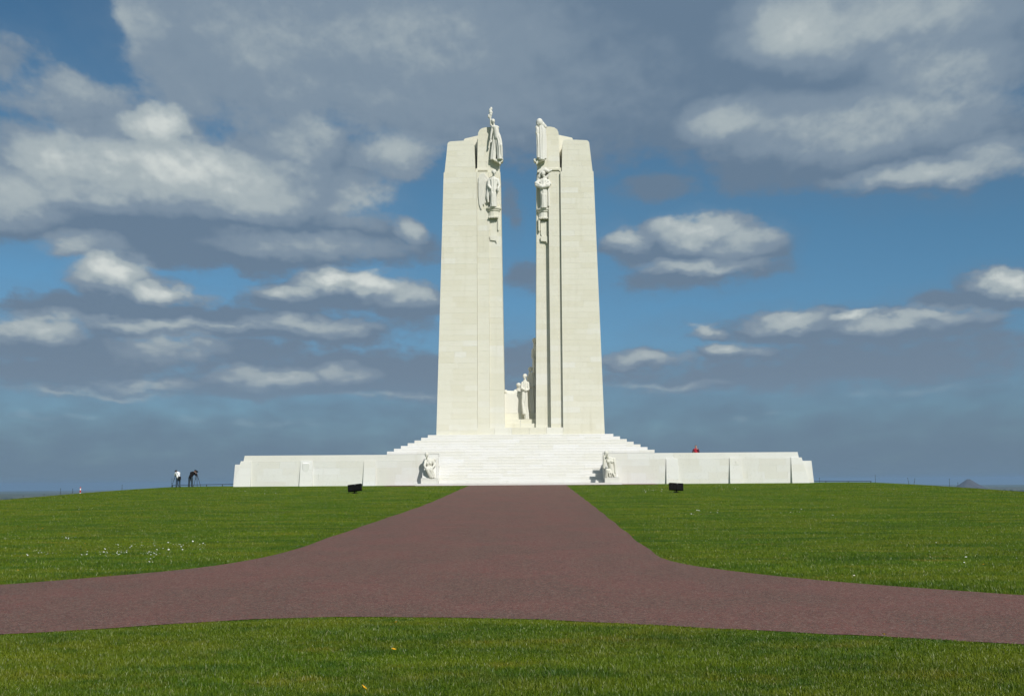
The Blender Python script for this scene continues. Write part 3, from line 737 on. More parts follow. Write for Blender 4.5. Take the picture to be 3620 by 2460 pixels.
o = angel(1, 111.62, 'stone figure with outstretched arms and blown cloth on the corbel of the right pylon', lambda x, y: [
    ([(x-.42, y, 32.75), (x-.78, y-.15, 32.45), (x-.45, y-.42, 32.2)], [.18, .20, .14]), ([(x+.42, y, 32.75), (x+.62, y-.12, 32.4), (x+.3, y-.42, 32.2)], [.18, .18, .14]),
    ([(x-.75, y-.2, 32.2), (x-.2, y-.42, 32.0), (x+.5, y-.3, 32.15)], [.20, .22, .16]), ([(x+.25, y+.1, 33.1), (x+.62, y+.05, 33.45), (x+.85, y+.05, 33.75)], [.16, .15, .08])], 15)
c = Clay(); c.limb([(2.2, 111.75, 33.2), (2.35, 111.7, 33.75), (2.75, 111.7, 33.95), (3.1, 111.55, 33.72), (3.42, 111.5, 33.85)], [.2, .16, .2, .18, .1]); c.limb([(2.1, 111.8, 33.3), (1.98, 111.9, 32.3)], [.16, .2])
c.loft([(3.12, 111.6, 30.0, .12, .16), (3.1, 111.6, 31.5, .12, .15), (3.06, 111.6, 32.6, .14, .14)], 4, .2)
w = c.build('blown_cloth', ST, .03, o, (2.62, 111.7, 33.)); w.matrix_parent_inverse = Matrix.Translation(-o.location)

# seated woman at the left foot of the stairs
def pedestal(sx, label):
    t = empty('stone_pedestal', (sx*8.4, 101., 1.53), label, 'pedestal', 'pedestals at the foot of the stairs')
    before = set(bpy.data.objects); M = MATS['step_stone']
    b = MB(); b.box(*sorted((sx*7.66, sx*(9.1 if sx < 0 else 8.95))), 100.62, 101.99, 1.525, 2.02); b.build('base_block', M)
    b = MB(); xa, xb = sorted((sx*7.70, sx*(9.0 if sx < 0 else 8.85))); zt, yt = (3.75, 101.55) if sx < 0 else (2.75, 101.3); b.hexa([(xa, 100.75, 2.03), (xb, 100.75, 2.03), (xb, 101.98, 2.03), (xa, 101.98, 2.03), (xa+.06, yt, zt), (xb-.06, yt, zt), (xb-.06, 101.97, zt), (xa+.06, 101.97, zt)]); b.build('sloping_block', M)
    adopt(t, before); return t
pedestal(-1, 'white stone pedestal under the seated woman statue at the left foot of the stairs')
pedestal(1, 'white stone pedestal under the bowed man statue at the right foot of the stairs')
c = Clay()
c.head((-8.66, 100.92, 4.08), .27, (-.35, -1, -.5)); c.cap((-8.60, 101.05, 3.62), (-8.63, 101.0, 3.9), .13, .12)
c.cap((-8.44, 101.10, 2.95), (-8.40, 101.1, 3.50), .30, .34); c.ell((-8.42, 101.1, 3.58), (.46, .26, .22)); c.ell((-8.58, 100.84, 3.36), (.15, .13, .15)); c.ell((-8.26, 100.84, 3.36), (.15, .13, .15))
c.limb([(-8.80, 101.05, 3.62), (-8.88, 100.72, 3.15), (-8.72, 100.62, 2.85)], [.15, .13, .10]); c.hand((-8.72, 100.62, 2.85), (.5, .2, -.5), .11)
c.limb([(-8.03, 101.15, 3.62), (-7.80, 101.1, 3.22), (-8.0, 100.8, 2.98)], [.16, .14, .11]); c.ell((-7.85, 101.25, 3.7), (.2, .2, .18)); c.hand((-8.0, 100.8, 2.98), (-.6, -.2, -.1), .11)
c.limb([(-8.55, 101., 2.85), (-8.58, 100.55, 2.80), (-8.22, 100.66, 2.12)], [.26, .23, .15]); c.limb([(-8.2, 101., 2.85), (-8.18, 100.62, 2.72), (-7.98, 100.72, 2.10)], [.25, .22, .15])
c.loft([(-8.02, 100.84, 2.03, .36, .32), (-8.10, 100.82, 2.35, .34, .30), (-8.24, 100.84, 2.65, .34, .28), (-8.34, 100.95, 2.95, .33, .26)], 8, .17, seed=21, twist=1.6)
for k in range(5): c.limb([(-8.5+.12*k, 100.52, 2.86), (-8.36+.12*k, 100.47+.03*k, 2.5), (-8.16+.09*k, 100.56+.02*k, 2.08)], [.07, .06, .05])
c.squash(-8.3, .84); o = c.build('stone_statue', ST, .026, None, (-8.4, 101., 2.05)); tag(o, 'stone woman seated with bowed head beside the left end of the stairs', 'statue', 'statues at the foot of the stairs')
# bowed man at the right foot of the stairs
c = Clay()
c.head((7.78, 100.62, 4.08), .29, (-.25, -1, -.9)); c.cap((7.98, 100.85, 3.75), (7.86, 100.75, 3.95), .16, .15)
c.cap((8.46, 100.92, 2.30), (8.12, 100.98, 3.45), .24, .33); c.ell((8.12, 101.0, 3.62), (.56, .30, .26)); c.ell((8.0, 100.74, 3.40), (.2, .14, .17)); c.ell((8.34, 100.74, 3.40), (.2, .14, .17))
c.limb([(7.62, 100.98, 3.66), (7.50, 100.50, 2.86), (7.52, 100.38, 3.70)], [.16, .17, .10]); c.hand((7.52, 100.38, 3.68), (.25, .1, 1), .12)
c.limb([(8.62, 101.0, 3.64), (8.74, 100.86, 3.02), (8.72, 100.72, 2.42)], [.18, .14, .11]); c.hand((8.72, 100.72, 2.42), (-.05, 0, -1), .12)
c.limb([(8.42, 101., 2.45), (7.85, 100.62, 2.60), (7.74, 100.72, 2.06)], [.26, .20, .17])
c.loft([(8.18, 100.92, 2.03, .60, .34), (8.16, 100.92, 2.22, .56, .32), (8.22, 100.96, 2.42, .46, .28), (8.34, 101.0, 2.56, .34, .24)], 8, .12, seed=31)
for k in range(4): c.limb([(7.72+.16*k, 100.60, 2.62-.06*k), (7.86+.2*k, 100.55, 2.34), (7.82+.26*k, 100.58, 2.07)], [.06, .06, .05])
c.squash(7.9, .86); o = c.build('stone_statue', ST, .026, None, (8.3, 101., 2.05)); tag(o, 'bare-chested stone man with bowed head beside the right end of the stairs', 'statue', 'statues at the foot of the stairs')

# the group in the gap between the pylons
t = empty('stone_altar_block', (-.64, 115, 8.7), 'broad stone block with a cloth-draped top in the gap between the pylons', 'altar')
before = set(bpy.data.objects)
b = MB(); b.hexa([(-1.72, 113.56, 8.69), (.28, 113.56, 8.69), (.28, 115.9, 8.69), (-1.72, 115.9, 8.69), (-1.72, 113.62, 10.72), (.24, 113.62, 10.72), (.24, 115.9, 10.72), (-1.72, 115.9, 10.72)]); b.build('block', MATS['statue_stone'])
c = Clay(); c.limb([(-1.50, 113.9, 10.94), (-1.25, 113.9, 10.74), (-.7, 113.9, 10.72), (-.3, 113.9, 10.82), (.15, 113.9, 10.74)], [.2, .18, .18, .2, .2]); c.limb([(-1.50, 115.1, 10.9), (.2, 115.1, 10.8)], [.26, .26]); c.limb([(.16, 113.72, 10.7), (.24, 113.62, 9.8), (.12, 113.62, 8.85)], [.13, .10, .08])
c.build('draped_cloth', ST, .03, None)
adopt(t, before)
c = Clay(); c.head((-.18, 115.1, 11.62), .31, (.4, -.6, -.7)); c.cap((-.2, 115.3, 10.6), (-.15, 115.2, 11.3), .42, .26); c.limb([(-.5, 115.2, 11.1), (-.7, 114.9, 10.9), (-.3, 114.8, 10.95)], [.17, .14, .12]); c.limb([(.15, 115.2, 11.1), (.4, 115., 10.8), (.3, 114.9, 11.3)], [.17, .14, .1])
c.loft([(-.1, 115.4, 8.75, .45, .4), (-.1, 115.35, 10., .45, .4), (-.15, 115.3, 10.9, .4, .34)], 8, .12)
o = c.build('stone_statue', ST, .035, None, (-.2, 115.2, 8.75)); tag(o, 'bowed stone figure leaning over the block in the gap', 'statue', 'statues in the gap')
c = Clay(); c.loft([(.66, 113.1, 8.0, .26, .2), (.62, 113.1, 8.6, .24, .22), (.54, 113.1, 9.4, .21, .22), (.50, 113.1, 10.2, .24, .24), (.46, 113.1, 11.0, .27, .24), (.48, 113.12, 11.7, .27, .22), (.50, 113.14, 12.0, .2, .17)], 8, .15, seed=41, twist=1.)
c.head((.48, 113.12, 12.42), .28, (-.5, -1, .1)); c.cap((.5, 113.14, 11.9), (.49, 113.14, 12.2), .13, .12); c.limb([(.24, 113.1, 11.75), (.14, 112.95, 11.2), (.38, 112.75, 11.05)], [.14, .12, .10]); c.limb([(.80, 113.1, 11.75), (.86, 113.0, 11.1), (.6, 112.78, 10.95)], [.14, .12, .10]); c.limb([(.30, 112.95, 11.0), (.22, 112.9, 9.7), (.36, 112.85, 8.6)], [.11, .10, .16])
o = c.build('stone_statue', ST, .035, None, (.6, 113.0, 8.02)); tag(o, 'sunlit standing stone figure in the gap between the pylons', 'statue', 'statues in the gap')
c = Clay(); c.loft([(1.32, 113.3, 8.02, .34, .28), (1.22, 113.3, 9., .40, .30), (1.10, 113.32, 10.2, .44, .32), (1.06, 113.34, 11.4, .44, .32), (1.08, 113.36, 12.4, .38, .28), (1.12, 113.38, 12.95, .26, .22)], 7, .15, seed=51, twist=1.4)
c.head((1.02, 113.36, 13.20), .31, (-.6, -1, -.1)); c.limb([(.78, 113.3, 12.4), (.74, 113.2, 11.7), (1.0, 113.0, 11.5)], [.16, .13, .11]); c.limb([(1.42, 113.35, 12.4), (1.46, 113.25, 11.6), (1.2, 113.02, 11.4)], [.16, .13, .11])
for k in range(4): c.limb([(.86+.12*k, 113.04, 11.6-.3*k), (.92+.13*k, 113.0, 10.), (1.06+.12*k, 113.02, 8.2)], [.06, .07, .06])
c.mb.v = [(a+.06, b_+.66, d) for a, b_, d in c.mb.v]; o = c.build('stone_statue', ST, .035, None, (1.22, 113.7, 8.05)); tag(o, 'shaded stone figure in long folds against the right pylon inside the gap', 'statue', 'statues in the gap')
c = Clay(); c.loft([(1.62, 115.2, 8.2, .3, .4), (1.60, 115.2, 12., .34, .4), (1.62, 115.2, 14.5, .30, .36), (1.66, 115.2, 15.8, .26, .3)], 8, .13, seed=61)
c.head((1.56, 115.1, 16.35), .33, (-.6, -1, -.1)); c.cap((1.62, 115.2, 15.5), (1.58, 115.15, 16.1), .2, .15); c.limb([(1.4, 115.1, 15.4), (1.34, 114.9, 14.6), (1.5, 114.6, 14.3)], [.18, .15, .12])
o = c.build('stone_statue', ST, .04, None, (1.62, 115.2, 8.2)); tag(o, 'tall shaded stone figure high on the inner side of the right pylon', 'statue', 'statues in the gap')

# ------------------------------------------------------------------ people, their gear, lamps and fences
plain('skin', (.50, .30, .22), .6); plain('white_cotton', (.78, .78, .79), .85); plain('black_cotton', (.012, .011, .012), .9, .08); plain('denim', (.035, .060, .095), .9)
plain('dark_denim', (.028, .045, .062), .9); plain('dark_hair', (.018, .014, .012), .6); plain('black_plastic', (.012, .012, .013), .45); plain('red_cloth', (.42, .018, .035), .75)
plain('dark_red_cloth', (.075, .012, .028), .8); plain('grey_metal', (.16, .17, .18), .45, .5); plain('black_steel', (.006, .006, .0065), .7, .06); plain('dark_glass', (.02, .022, .025), .15, .6)
plain('shoe_leather', (.03, .022, .018), .6); plain('red_paint', (.48, .04, .04), .5); plain('white_paint', (.80, .80, .80), .5); plain('fence_iron', (.035, .042, .045), .6); plain('strap_grey', (.35, .36, .38), .8)
def M_(*n): return [MATS[k] for k in n]
def on(x, y): return float(zg(x, y))

def photographer(x, y, s, label, shirt, trous, hair, lean_x, cap=False, long_sleeves=False):
    """stands with legs apart, bent forward over a camera on a tripod; s mirrors the lean"""
    z = on(x, y)
    P = lambda a, b, c: (x+a*s, y+b, z+c)
    lx = lean_x
    body = Clay()
    hd = P(-.26*lx/.3, .34, 1.43)
    body.head(hd, .115, (-.55*s, .8, -.25), 0, 1)
    body.limb([P(-.12, .20, 1.30), P(-.20, .28, 1.38)], [.058, .054])
    for k in (-1, 1):
        sh = P(-.06+.17*k, .14, 1.29); el = P(-.16+.2*k, .30, 1.04); ha = P(-.30+.05*k, .50, 1.24)
        body.limb([sh, el, ha], [.052, .043, .032]); body.hand(ha, (-.1*s, .3, .3), .034, 0, .7, k)
        body.limb([P(.06+.11*k, 0, .88), P(.06+.13*k, .03, .48), P(.06+.15*k, -.02, .09)], [.075, .055, .04])
    body.limb([P(.05, .0, .90), P(-.05, .12, 1.25)], [.13, .15])
    b = body.build('person', M_('skin', hair), .014, None, P(.05, 0, 0)); tag(b, label, 'person', 'photographers on the lawn')
    c = Clay(); c.limb([P(.06, -.01, .92), P(.0, .07, 1.10), P(-.07, .14, 1.27)], [.165, .175, .175]); c.limb([P(-.07-.15, .14, 1.29), P(-.07+.15, .14, 1.29)], [.10, .10])
    for k in (-1, 1):
        c.limb([P(-.06+.17*k, .14, 1.29), P(-.12+.2*k, .22, 1.13)], [.08, .075])
        if long_sleeves: c.limb([P(-.12+.2*k, .22, 1.13), P(-.16+.2*k, .30, 1.04), P(-.28+.06*k, .47, 1.21)], [.07, .065, .05])
    c.build('shirt', [MATS[shirt]], .02, b, P(.05, 0, .9)).matrix_parent_inverse = Matrix.Translation(-b.location)
    c = Clay(); c.ell(P(.06, -.01, .90), (.175, .15, .14))
    for k in (-1, 1): c.limb([P(.06+.09*k, 0, .86), P(.06+.125*k, .03, .48), P(.06+.15*k, -.01, .08)], [.115, .088, .075])
    c.build('trousers', [MATS[trous]], .018, b, P(.05, 0, .5)).matrix_parent_inverse = Matrix.Translation(-b.location)
    for k in (-1, 1):
        c = Clay(); c.cap(P(.06+.15*k, -.03, .045), P(.06+.17*k, .17, .04), .05, .045)
        c.build('shoe', M_('shoe_leather'), .014, b, P(.06+.15*k, 0, 0)).matrix_parent_inverse = Matrix.Translation(-b.location)
    if cap:
        c = Clay(); c.ell((hd[0], hd[1], hd[2]+.06), (.112, .118, .085)); c.cap((hd[0]-.05*s, hd[1]+.10, hd[2]+.04), (hd[0]-.15*s, hd[1]+.13, hd[2]+.02), .05, .04)
        c.build('cap', M_('black_cotton'), .012, b, hd).matrix_parent_inverse = Matrix.Translation(-b.location)
    return P
def tripod_camera(x, y, h, dx, label, legs):
    z = on(x, y)
    t = empty('tripod', (x, y, z), 'black '+label, 'tripod', 'tripods of the photographers')
    top = (x, y, z+h)
    def part(nm, m, f): b = MB(t.location); f(b); o = b.build(nm, MATS[m], t); return o
    part('centre_column', 'grey_metal', lambda b: b.tube([(x, y, z+h-.35), top], .018))
    part('head', 'black_plastic', lambda b: (b.box(x-.04, x+.04, y-.04, y+.04, z+h-.02, z+h+.05), b.tube([(x, y-.02, z+h+.02), (x+.02, y-.22, z+h-.08)], .01, 6)))
    for lx, ly in legs:
        def leg(b):
            e = (x+lx, y+ly, on(x+lx, y+ly)+.01)
            mid = tuple(lerp(np.array(top)-np.array([0, 0, .04]), np.array(e), .5)); b.tube([(x, y, z+h-.04), mid], .024, 6); b.tube([mid, e], .017, 6)
        part('leg', 'black_plastic', leg)
    c = empty('camera_body', (x, y, z+h+.05), 'black camera on the '+label, 'camera', 'cameras of the photographers')
    def cp(nm, m, f): b = MB(c.location); f(b); return b.build(nm, MATS[m], c)
    cp('housing', 'black_plastic', lambda b: (b.box(x-.075, x+.075, y-.035, y+.035, z+h+.052, z+h+.145), b.hexa([(x-.035, y-.03, z+h+.146), (x+.035, y-.03, z+h+.146), (x+.035, y+.04, z+h+.146), (x-.035, y+.04, z+h+.146), (x-.02, y-.02, z+h+.18), (x+.02, y-.02, z+h+.18), (x+.02, y+.03, z+h+.18), (x-.02, y+.03, z+h+.18)])))
    cp('lens', 'black_plastic', lambda b: b.tube([(x, y+.035, z+h+.095), (x+dx, y+.14, z+h+.095), (x+dx*1.15, y+.16, z+h+.095)], [.042, .04, .046], 12))
    return t
xa, ya = -31.62, 101.6
photographer(xa, ya, 1, 'bent photographer in a white shirt and dark jeans on the left lawn', 'white_cotton', 'denim', 'dark_hair', .3, True)
tripod_camera(xa-.30, ya+.55, 1.27, -.05, 'tripod in front of the white-shirted photographer', [(-.42, -.05), (.10, .40), (.2, -.30)])
xb, yb_ = -30.36, 101.6
photographer(xb, yb_, -1, 'bent photographer in a black shirt and blue jeans on the left lawn', 'black_cotton', 'dark_denim', 'dark_hair', .3, True, True)
tripod_camera(xb+.34, yb_+.55, 1.29, .05, 'tripod in front of the black-shirted photographer', [(.40, .0), (-.22, -.2), (-.05, .42)])
# shoulder bag of the man in white
z = on(xa, ya); t = empty('shoulder_bag', (xa+.22, ya-.10, z+.88), 'black shoulder bag at the hip of the white-shirted photographer', 'bag')
def bag():
    b = MB(t.location); x, y = xa+.22, ya-.14
    b.hexa([(x-.13, y-.07, z+.70), (x+.13, y-.07, z+.70), (x+.13, y+.07, z+.70), (x-.13, y+.07, z+.70), (x-.11, y-.05, z+.96), (x+.11, y-.05, z+.96), (x+.11, y+.05, z+.96), (x-.11, y+.05, z+.96)]); b.build('pouch', MATS['black_plastic'], t)
    b = MB(t.location); b.hexa([(x-.12, y-.085, z+.84), (x+.12, y-.085, z+.84), (x+.12, y-.073, z+.84), (x-.12, y-.073, z+.84), (x-.115, y-.065, z+.975), (x+.115, y-.065, z+.975), (x+.115, y+.05, z+.98), (x-.115, y+.05, z+.98)]); b.build('flap', MATS['black_cotton'], t)
    b = MB(t.location); b.tube([(x, y-.03, z+.95), (xa+.10, ya-.15, z+1.1), (xa-.06, ya-.06, z+1.36), (xa-.22, ya+.06, z+1.40)], .018, 6); b.build('strap', MATS['strap_grey'], t)
bag()

# visitor in a red jacket behind the right wing wall
x, y, z = 16.36, 103.05, 3.26
P = lambda a, b, c: (x+a, y+b, z+c)
c = Clay(); c.head(P(0, -.08, 1.52), .12, (-.1, -1, -.35), 0, 1); c.cap(P(0, 0, 1.28), P(0, -.05, 1.42), .058, .055); c.limb([P(0, .02, .85), P(0, 0, 1.22)], [.13, .16])
c.limb([P(.2, 0, 1.22), P(.27, -.02, .98), P(.08, -.2, 1.28)], [.055, .045, .034]); c.hand(P(.08, -.2, 1.28), (-.3, .1, .9), .036, 0, .7)
c.limb([P(-.2, 0, 1.22), P(-.27, -.05, .98), P(-.24, -.25, 1.02)], [.055, .045, .034]); c.hand(P(-.24, -.25, 1.02), (.1, -1, 0), .036, 0, .4)
for k in (-1, 1): c.limb([P(.1*k, .02, .85), P(.11*k, .03, .45), P(.11*k, .03, .08)], [.085, .06, .045])
b = c.build('person', M_('skin', 'dark_hair'), .013, None, P(0, 0, 0)); tag(b, 'person in a red jacket resting a hand at the chin behind the right wing wall', 'person')
c = Clay(); c.limb([P(0, .02, .80), P(0, .0, 1.05), P(0, 0, 1.22)], [.19, .185, .17]); c.limb([P(-.16, 0, 1.24), P(.16, 0, 1.24)], [.09, .09]); c.limb([P(-.08, -.04, 1.33), P(.08, -.04, 1.33)], [.05, .05])
c.build('jacket', M_('red_cloth'), .018, b, P(0, 0, 1)).matrix_parent_inverse = Matrix.Translation(-b.location)
for pts in ([P(.2, 0, 1.23), P(.28, -.02, .98), P(.12, -.17, 1.20)], [P(-.2, 0, 1.23), P(-.28, -.05, .98), P(-.25, -.18, 1.02)]):
    c = Clay(); c.limb(pts, [.095, .08, .062]); c.build('sleeve', M_('dark_red_cloth'), .016, b, pts[0]).matrix_parent_inverse = Matrix.Translation(-b.location)
c = Clay(); c.ell(P(0, .02, .84), (.18, .14, .13))
for k in (-1, 1): c.limb([P(.1*k, .02, .82), P(.11*k, .03, .45), P(.11*k, .03, .06)], [.105, .085, .075])
c.build('trousers', M_('dark_denim'), .02, b, P(0, 0, .5)).matrix_parent_inverse = Matrix.Translation(-b.location)
for k in (-1, 1):
    c = Clay(); c.cap(P(.11*k, .05, .05), P(.12*k, -.12, .045), .05, .045); c.build('shoe', M_('shoe_leather'), .014, b, P(.11*k, 0, 0)).matrix_parent_inverse = Matrix.Translation(-b.location)

# floodlights standing in the grass, aimed at the monument, their backs towards the camera
def floodlight(px, py, roll, yaw, label, wide):
    g0 = ground_at(px, py); x, y, z = g0
    t = empty('floodlight', (x, y, z), label, 'floodlight', 'floodlights on the lawn')
    R = Matrix.Rotation(yaw, 4, 'Z') @ Matrix.Rotation(math.radians(-16), 4, 'X') @ Matrix.Rotation(roll, 4, 'Y')
    T = Matrix.Translation((0, 0, .42)) @ R
    def put(nm, m, fn, local=True, par=None):
        b = MB(); fn(b)
        if local: b.v = [tuple(T @ Vector(v)) for v in b.v]
        return b.build(nm, MATS[m], par or t)
    h, w = .25, wide/2
    hs = put('housing', 'black_steel', lambda b: b.hexa([(-w*.97, -.11, -h*.96), (w*.97, -.11, -h*.96), (w, .12, -h), (-w, .12, -h), (-w*.97, -.11, h*.96), (w*.97, -.11, h*.96), (w, .12, h), (-w, .12, h)]))
    put('front_glass', 'dark_glass', lambda b: b.box(-w*.93, w*.93, .124, .135, -h*.9, h*.9))
    put('visor', 'black_steel', lambda b: b.box(-w*1.01, w*1.01, .123, .24, h*.98, h*1.03))
    for k in range(5): put('cooling_rib', 'black_steel', lambda b: b.box(-w*.8+k*w*.4-.012, -w*.8+k*w*.4+.012, -.145, -.108, -h*.8, h*.75), True, hs)
    put('latch', 'grey_metal', lambda b: b.box(w*.10-.018, w*.10+.018, -.165, -.146, h*.55, h*.86), True, hs)
    put('yoke', 'black_steel', lambda b: (b.tube([(-.12, 0, .05), (-.12, 0, .25)], .02, 6), b.tube([(.12, 0, .05), (.12, 0, .25)], .02, 6), b.box(-.14, .14, -.04, .04, .03, .075)), False)
    put('base', 'black_steel', lambda b: (b.box(-.19, .19, -.15, .15, -.06, .035), b.tube([(0, 0, .03), (0, 0, .20)], .055, 8)), False)
    put('cable', 'black_plastic', lambda b: b.tube([(-.16, -.05, .20), (-.2, -.1, .08), (-.17, -.12, .0), (-.25, -.1, -.05)], .012, 6), False)
floodlight(1254, 1744, math.radians(-6.5), math.radians(-6), 'black floodlight tilted to the right in the grass left of the drive', 1.02)
floodlight(2391, 1741, math.radians(3.4), math.radians(5), 'black floodlight on a short foot in the grass right of the drive', 1.0)

# low iron rails along the crest, thin electric-fence pickets
def rail(x0, z0, x1, z1, posts, label):
    y = 103.6; t = empty('low_rail', ((x0+x1)/2, y, on((x0+x1)/2, y)), label, 'rail', 'low rails along the crest')
    b = MB(t.location); b.box(x0, x1, y-.03, y+.03, 0, .05); o = b.build('bar', MATS['fence_iron'], t)
    me = o.data
    for v in me.vertices:
        X = v.co.x+t.location.x; f = (X-x0)/(x1-x0); v.co.z += lerp(z0, z1, f)
    for x in posts:
        b = MB(t.location); b.box(x-.03, x+.03, y-.026, y+.026, on(x, y)-.3, lerp(z0, z1, (x-x0)/(x1-x0))-.001); b.build('post', MATS['fence_iron'], t)
rail(-32.75, 1.50, -26.9, 1.57, (-32.7, -31.1, -29.5, -28.0), 'low dark iron rail behind the photographers left of the wall')
rail(26.9, 1.50, 32.75, 1.44, (28.5, 30.6, 32.7), 'low dark iron rail right of the wall')
PK = [(82, 1752, 'first'), (156, 1747, ''), (214, 1727, ''), (257, 1728, ''), (432, 1715, ''), (608, 1692, ''), (2897, 1690, ''), (3094, 1680, ''), (3209, 1690, ''), (3234, 1692, ''), (3356, 1693, ''), (3386, 1706, ''), (3456, 1724, ''), (3537, 1730, '')]
where = ['far left crest, nearest the picture edge', 'far left crest, second from the picture edge', 'left crest, tallest one left of the striped post', 'left crest, touching the striped post side', 'left slope between the striped post and the photographers', 'left of the white-shirted photographer tripod',
    'right of the wall end beside the low rail', 'right beyond the end of the low rail', 'right crest, leaning left one of the crossed pair', 'right crest, leaning right one of the crossed pair', 'right crest, tall one left of the dark cone hill', 'right crest before the left foot of the cone hill', 'right crest, short one in front of the cone hill', 'right crest, last one before the picture edge']
for (px, py, _), w in zip(PK, where):
    p = at(px, py, 103.); x, y = p[0], p[1]; zb = on(x, y)-.15; zt = p[2]; lean = {3209: -.10, 3234: .12}.get(px, .01)
    t = empty('fence_picket', (x, y, zb), 'thin dark fence picket on the '+w, 'picket', 'pickets of the sheep fence')
    b = MB(t.location); b.tube([(x-lean, y, zb), (x, y, zt)], .014, 5); b.build('rod', MATS['fence_iron'], t)
    for f in (1., .55, .25):
        if f < 1 and zt-zb < .5: continue
        xx = lerp(x-lean, x, f); zz = lerp(zb, zt, f); b = MB(t.location); b.ball((xx, y, zz), (.032, .03, .038), 6, 4); b.build('insulator', MATS['black_plastic'], t)
# red and white marker post
p0 = at(283.5, 1746, 101.); x, y = p0[0], p0[1]; zb = on(x, y); zt = at(283.5, 1721, 101.)[2]
t = empty('marker_post', (x, y, zb), 'small red and white banded post on the left crest', 'post')
zz = [zb-.2, p0[2]-.02, p0[2]+.12, p0[2]+.36, p0[2]+.52, zt]
for i, m in enumerate(('red_paint', 'white_paint', 'red_paint', 'white_paint', 'red_paint')):
    b = MB(t.location); r0 = .06 if i < 4 else .045; b.tube([(x, y, zz[i]), (x, y, zz[i+1])], [.06, r0], 10); b.build('band', MATS[m], t)

# ------------------------------------------------------------------ grass, flowers
def m_blade(N, nt):
    pos = nt.nodes.new('ShaderNodeNewGeometry').outputs['Position']
    col, b, c = lawn_colour(N, nt, pos)
    at_ = nt.nodes.new('ShaderNodeAttribute'); at_.attribute_name = 'tint'
    t = at_.outputs['Fac']
    col = N.mix(1., col, (1.65, 1.42, 1.1), 'MULTIPLY')
    pn = N.noise(N.vec('MULTIPLY', pos, (1., 1.5, 0.)), 1.5, 3, .6)
    col = N.mix(N.smooth(pn, .50, .66, 0., .6), col, (.036, .108, .010))
    pn2 = N.noise(N.vec('ADD', N.vec('MULTIPLY', pos, (1., 1.6, 0.)), (17., 5., 0.)), 1.1, 3, .6)
    col = N.mix(N.smooth(pn2, .52, .68, 0., .5), col, (.22, .24, .02))
    col = N.mix(N.smooth(t, .0, .45, .55, 0.), col, (.035, .085, .012))
    col = N.mix(N.smooth(t, .75, .97, 0., .6), col, (.20, .24, .045))
    col = N.mix(N.smooth(t, .975, .99, 0., .8), col, (.40, .38, .20))
    d = nt.nodes.new('ShaderNodeBsdfDiffuse'); nt.links.new(col, d.inputs[0])
    tr = nt.nodes.new('ShaderNodeBsdfTranslucent'); nt.links.new(N.mix(1., col, (1.0, 1.15, .6), 'MULTIPLY'), tr.inputs[0])
    gl = nt.nodes.new('ShaderNodeBsdfGlossy'); gl.inputs['Roughness'].default_value = .45; gl.inputs[0].default_value = (1, 1, 1, 1)
    m1 = nt.nodes.new('ShaderNodeMixShader'); m1.inputs[0].default_value = .35; nt.links.new(d.outputs[0], m1.inputs[1]); nt.links.new(tr.outputs[0], m1.inputs[2])
    m2 = nt.nodes.new('ShaderNodeMixShader'); m2.inputs[0].default_value = .025; nt.links.new(m1.outputs[0], m2.inputs[1]); nt.links.new(gl.outputs[0], m2.inputs[2])
    return m2.outputs[0]
mat('grass_blade', m_blade)
def blades(name, X, Y, h, w, label, bend=.5, three=True, tmul=None):
    n = len(X); Z = zg(X, Y)-.004
    a = RNG.uniform(0, 2*math.pi, n); l = RNG.uniform(0, 2*math.pi, n); b = np.abs(RNG.normal(0, bend, n))*h
    dx, dy = np.cos(a)*w/2, np.sin(a)*w/2; bx, by = np.cos(l)*b, np.sin(l)*b
    tint = RNG.uniform(0, 1, n)*(1. if tmul is None else tmul)
    if three:
        V = np.stack([np.stack([X-dx, Y-dy, Z], -1), np.stack([X+dx, Y+dy, Z], -1), np.stack([X-dx*.8+bx*.35, Y-dy*.8+by*.35, Z+h*.6], -1), np.stack([X+dx*.8+bx*.35, Y+dy*.8+by*.35, Z+h*.6], -1), np.stack([X+bx, Y+by, Z+h*np.sqrt(np.clip(1-(b/h)**2*.3, .3, 1))], -1)], 1)
        k = 5; F = np.array([[0, 1, 3], [0, 3, 2], [2, 3, 4]])
    else:
        V = np.stack([np.stack([X-dx, Y-dy, Z], -1), np.stack([X+dx, Y+dy, Z], -1), np.stack([X+bx, Y+by, Z+h], -1)], 1); k = 3; F = np.array([[0, 1, 2]])
    F = (F[None]+(np.arange(n)*k)[:, None, None]).reshape(-1, 3)
    me = bpy.data.meshes.new(name); me.vertices.add(n*k); me.vertices.foreach_set('co', V.astype(np.float32).ravel())
    me.loops.add(F.size); me.loops.foreach_set('vertex_index', F.ravel().astype(np.int32)); me.polygons.add(len(F)); me.polygons.foreach_set('loop_start', np.arange(0, F.size, 3, dtype=np.int32))
    at_ = me.attributes.new('tint', 'FLOAT', 'POINT'); at_.data.foreach_set('value', np.repeat(tint, k).astype(np.float32))
    me.update(); o = link(name, me, MATS['grass_blade']); tag(o, label, 'grass', None, 'stuff'); return o
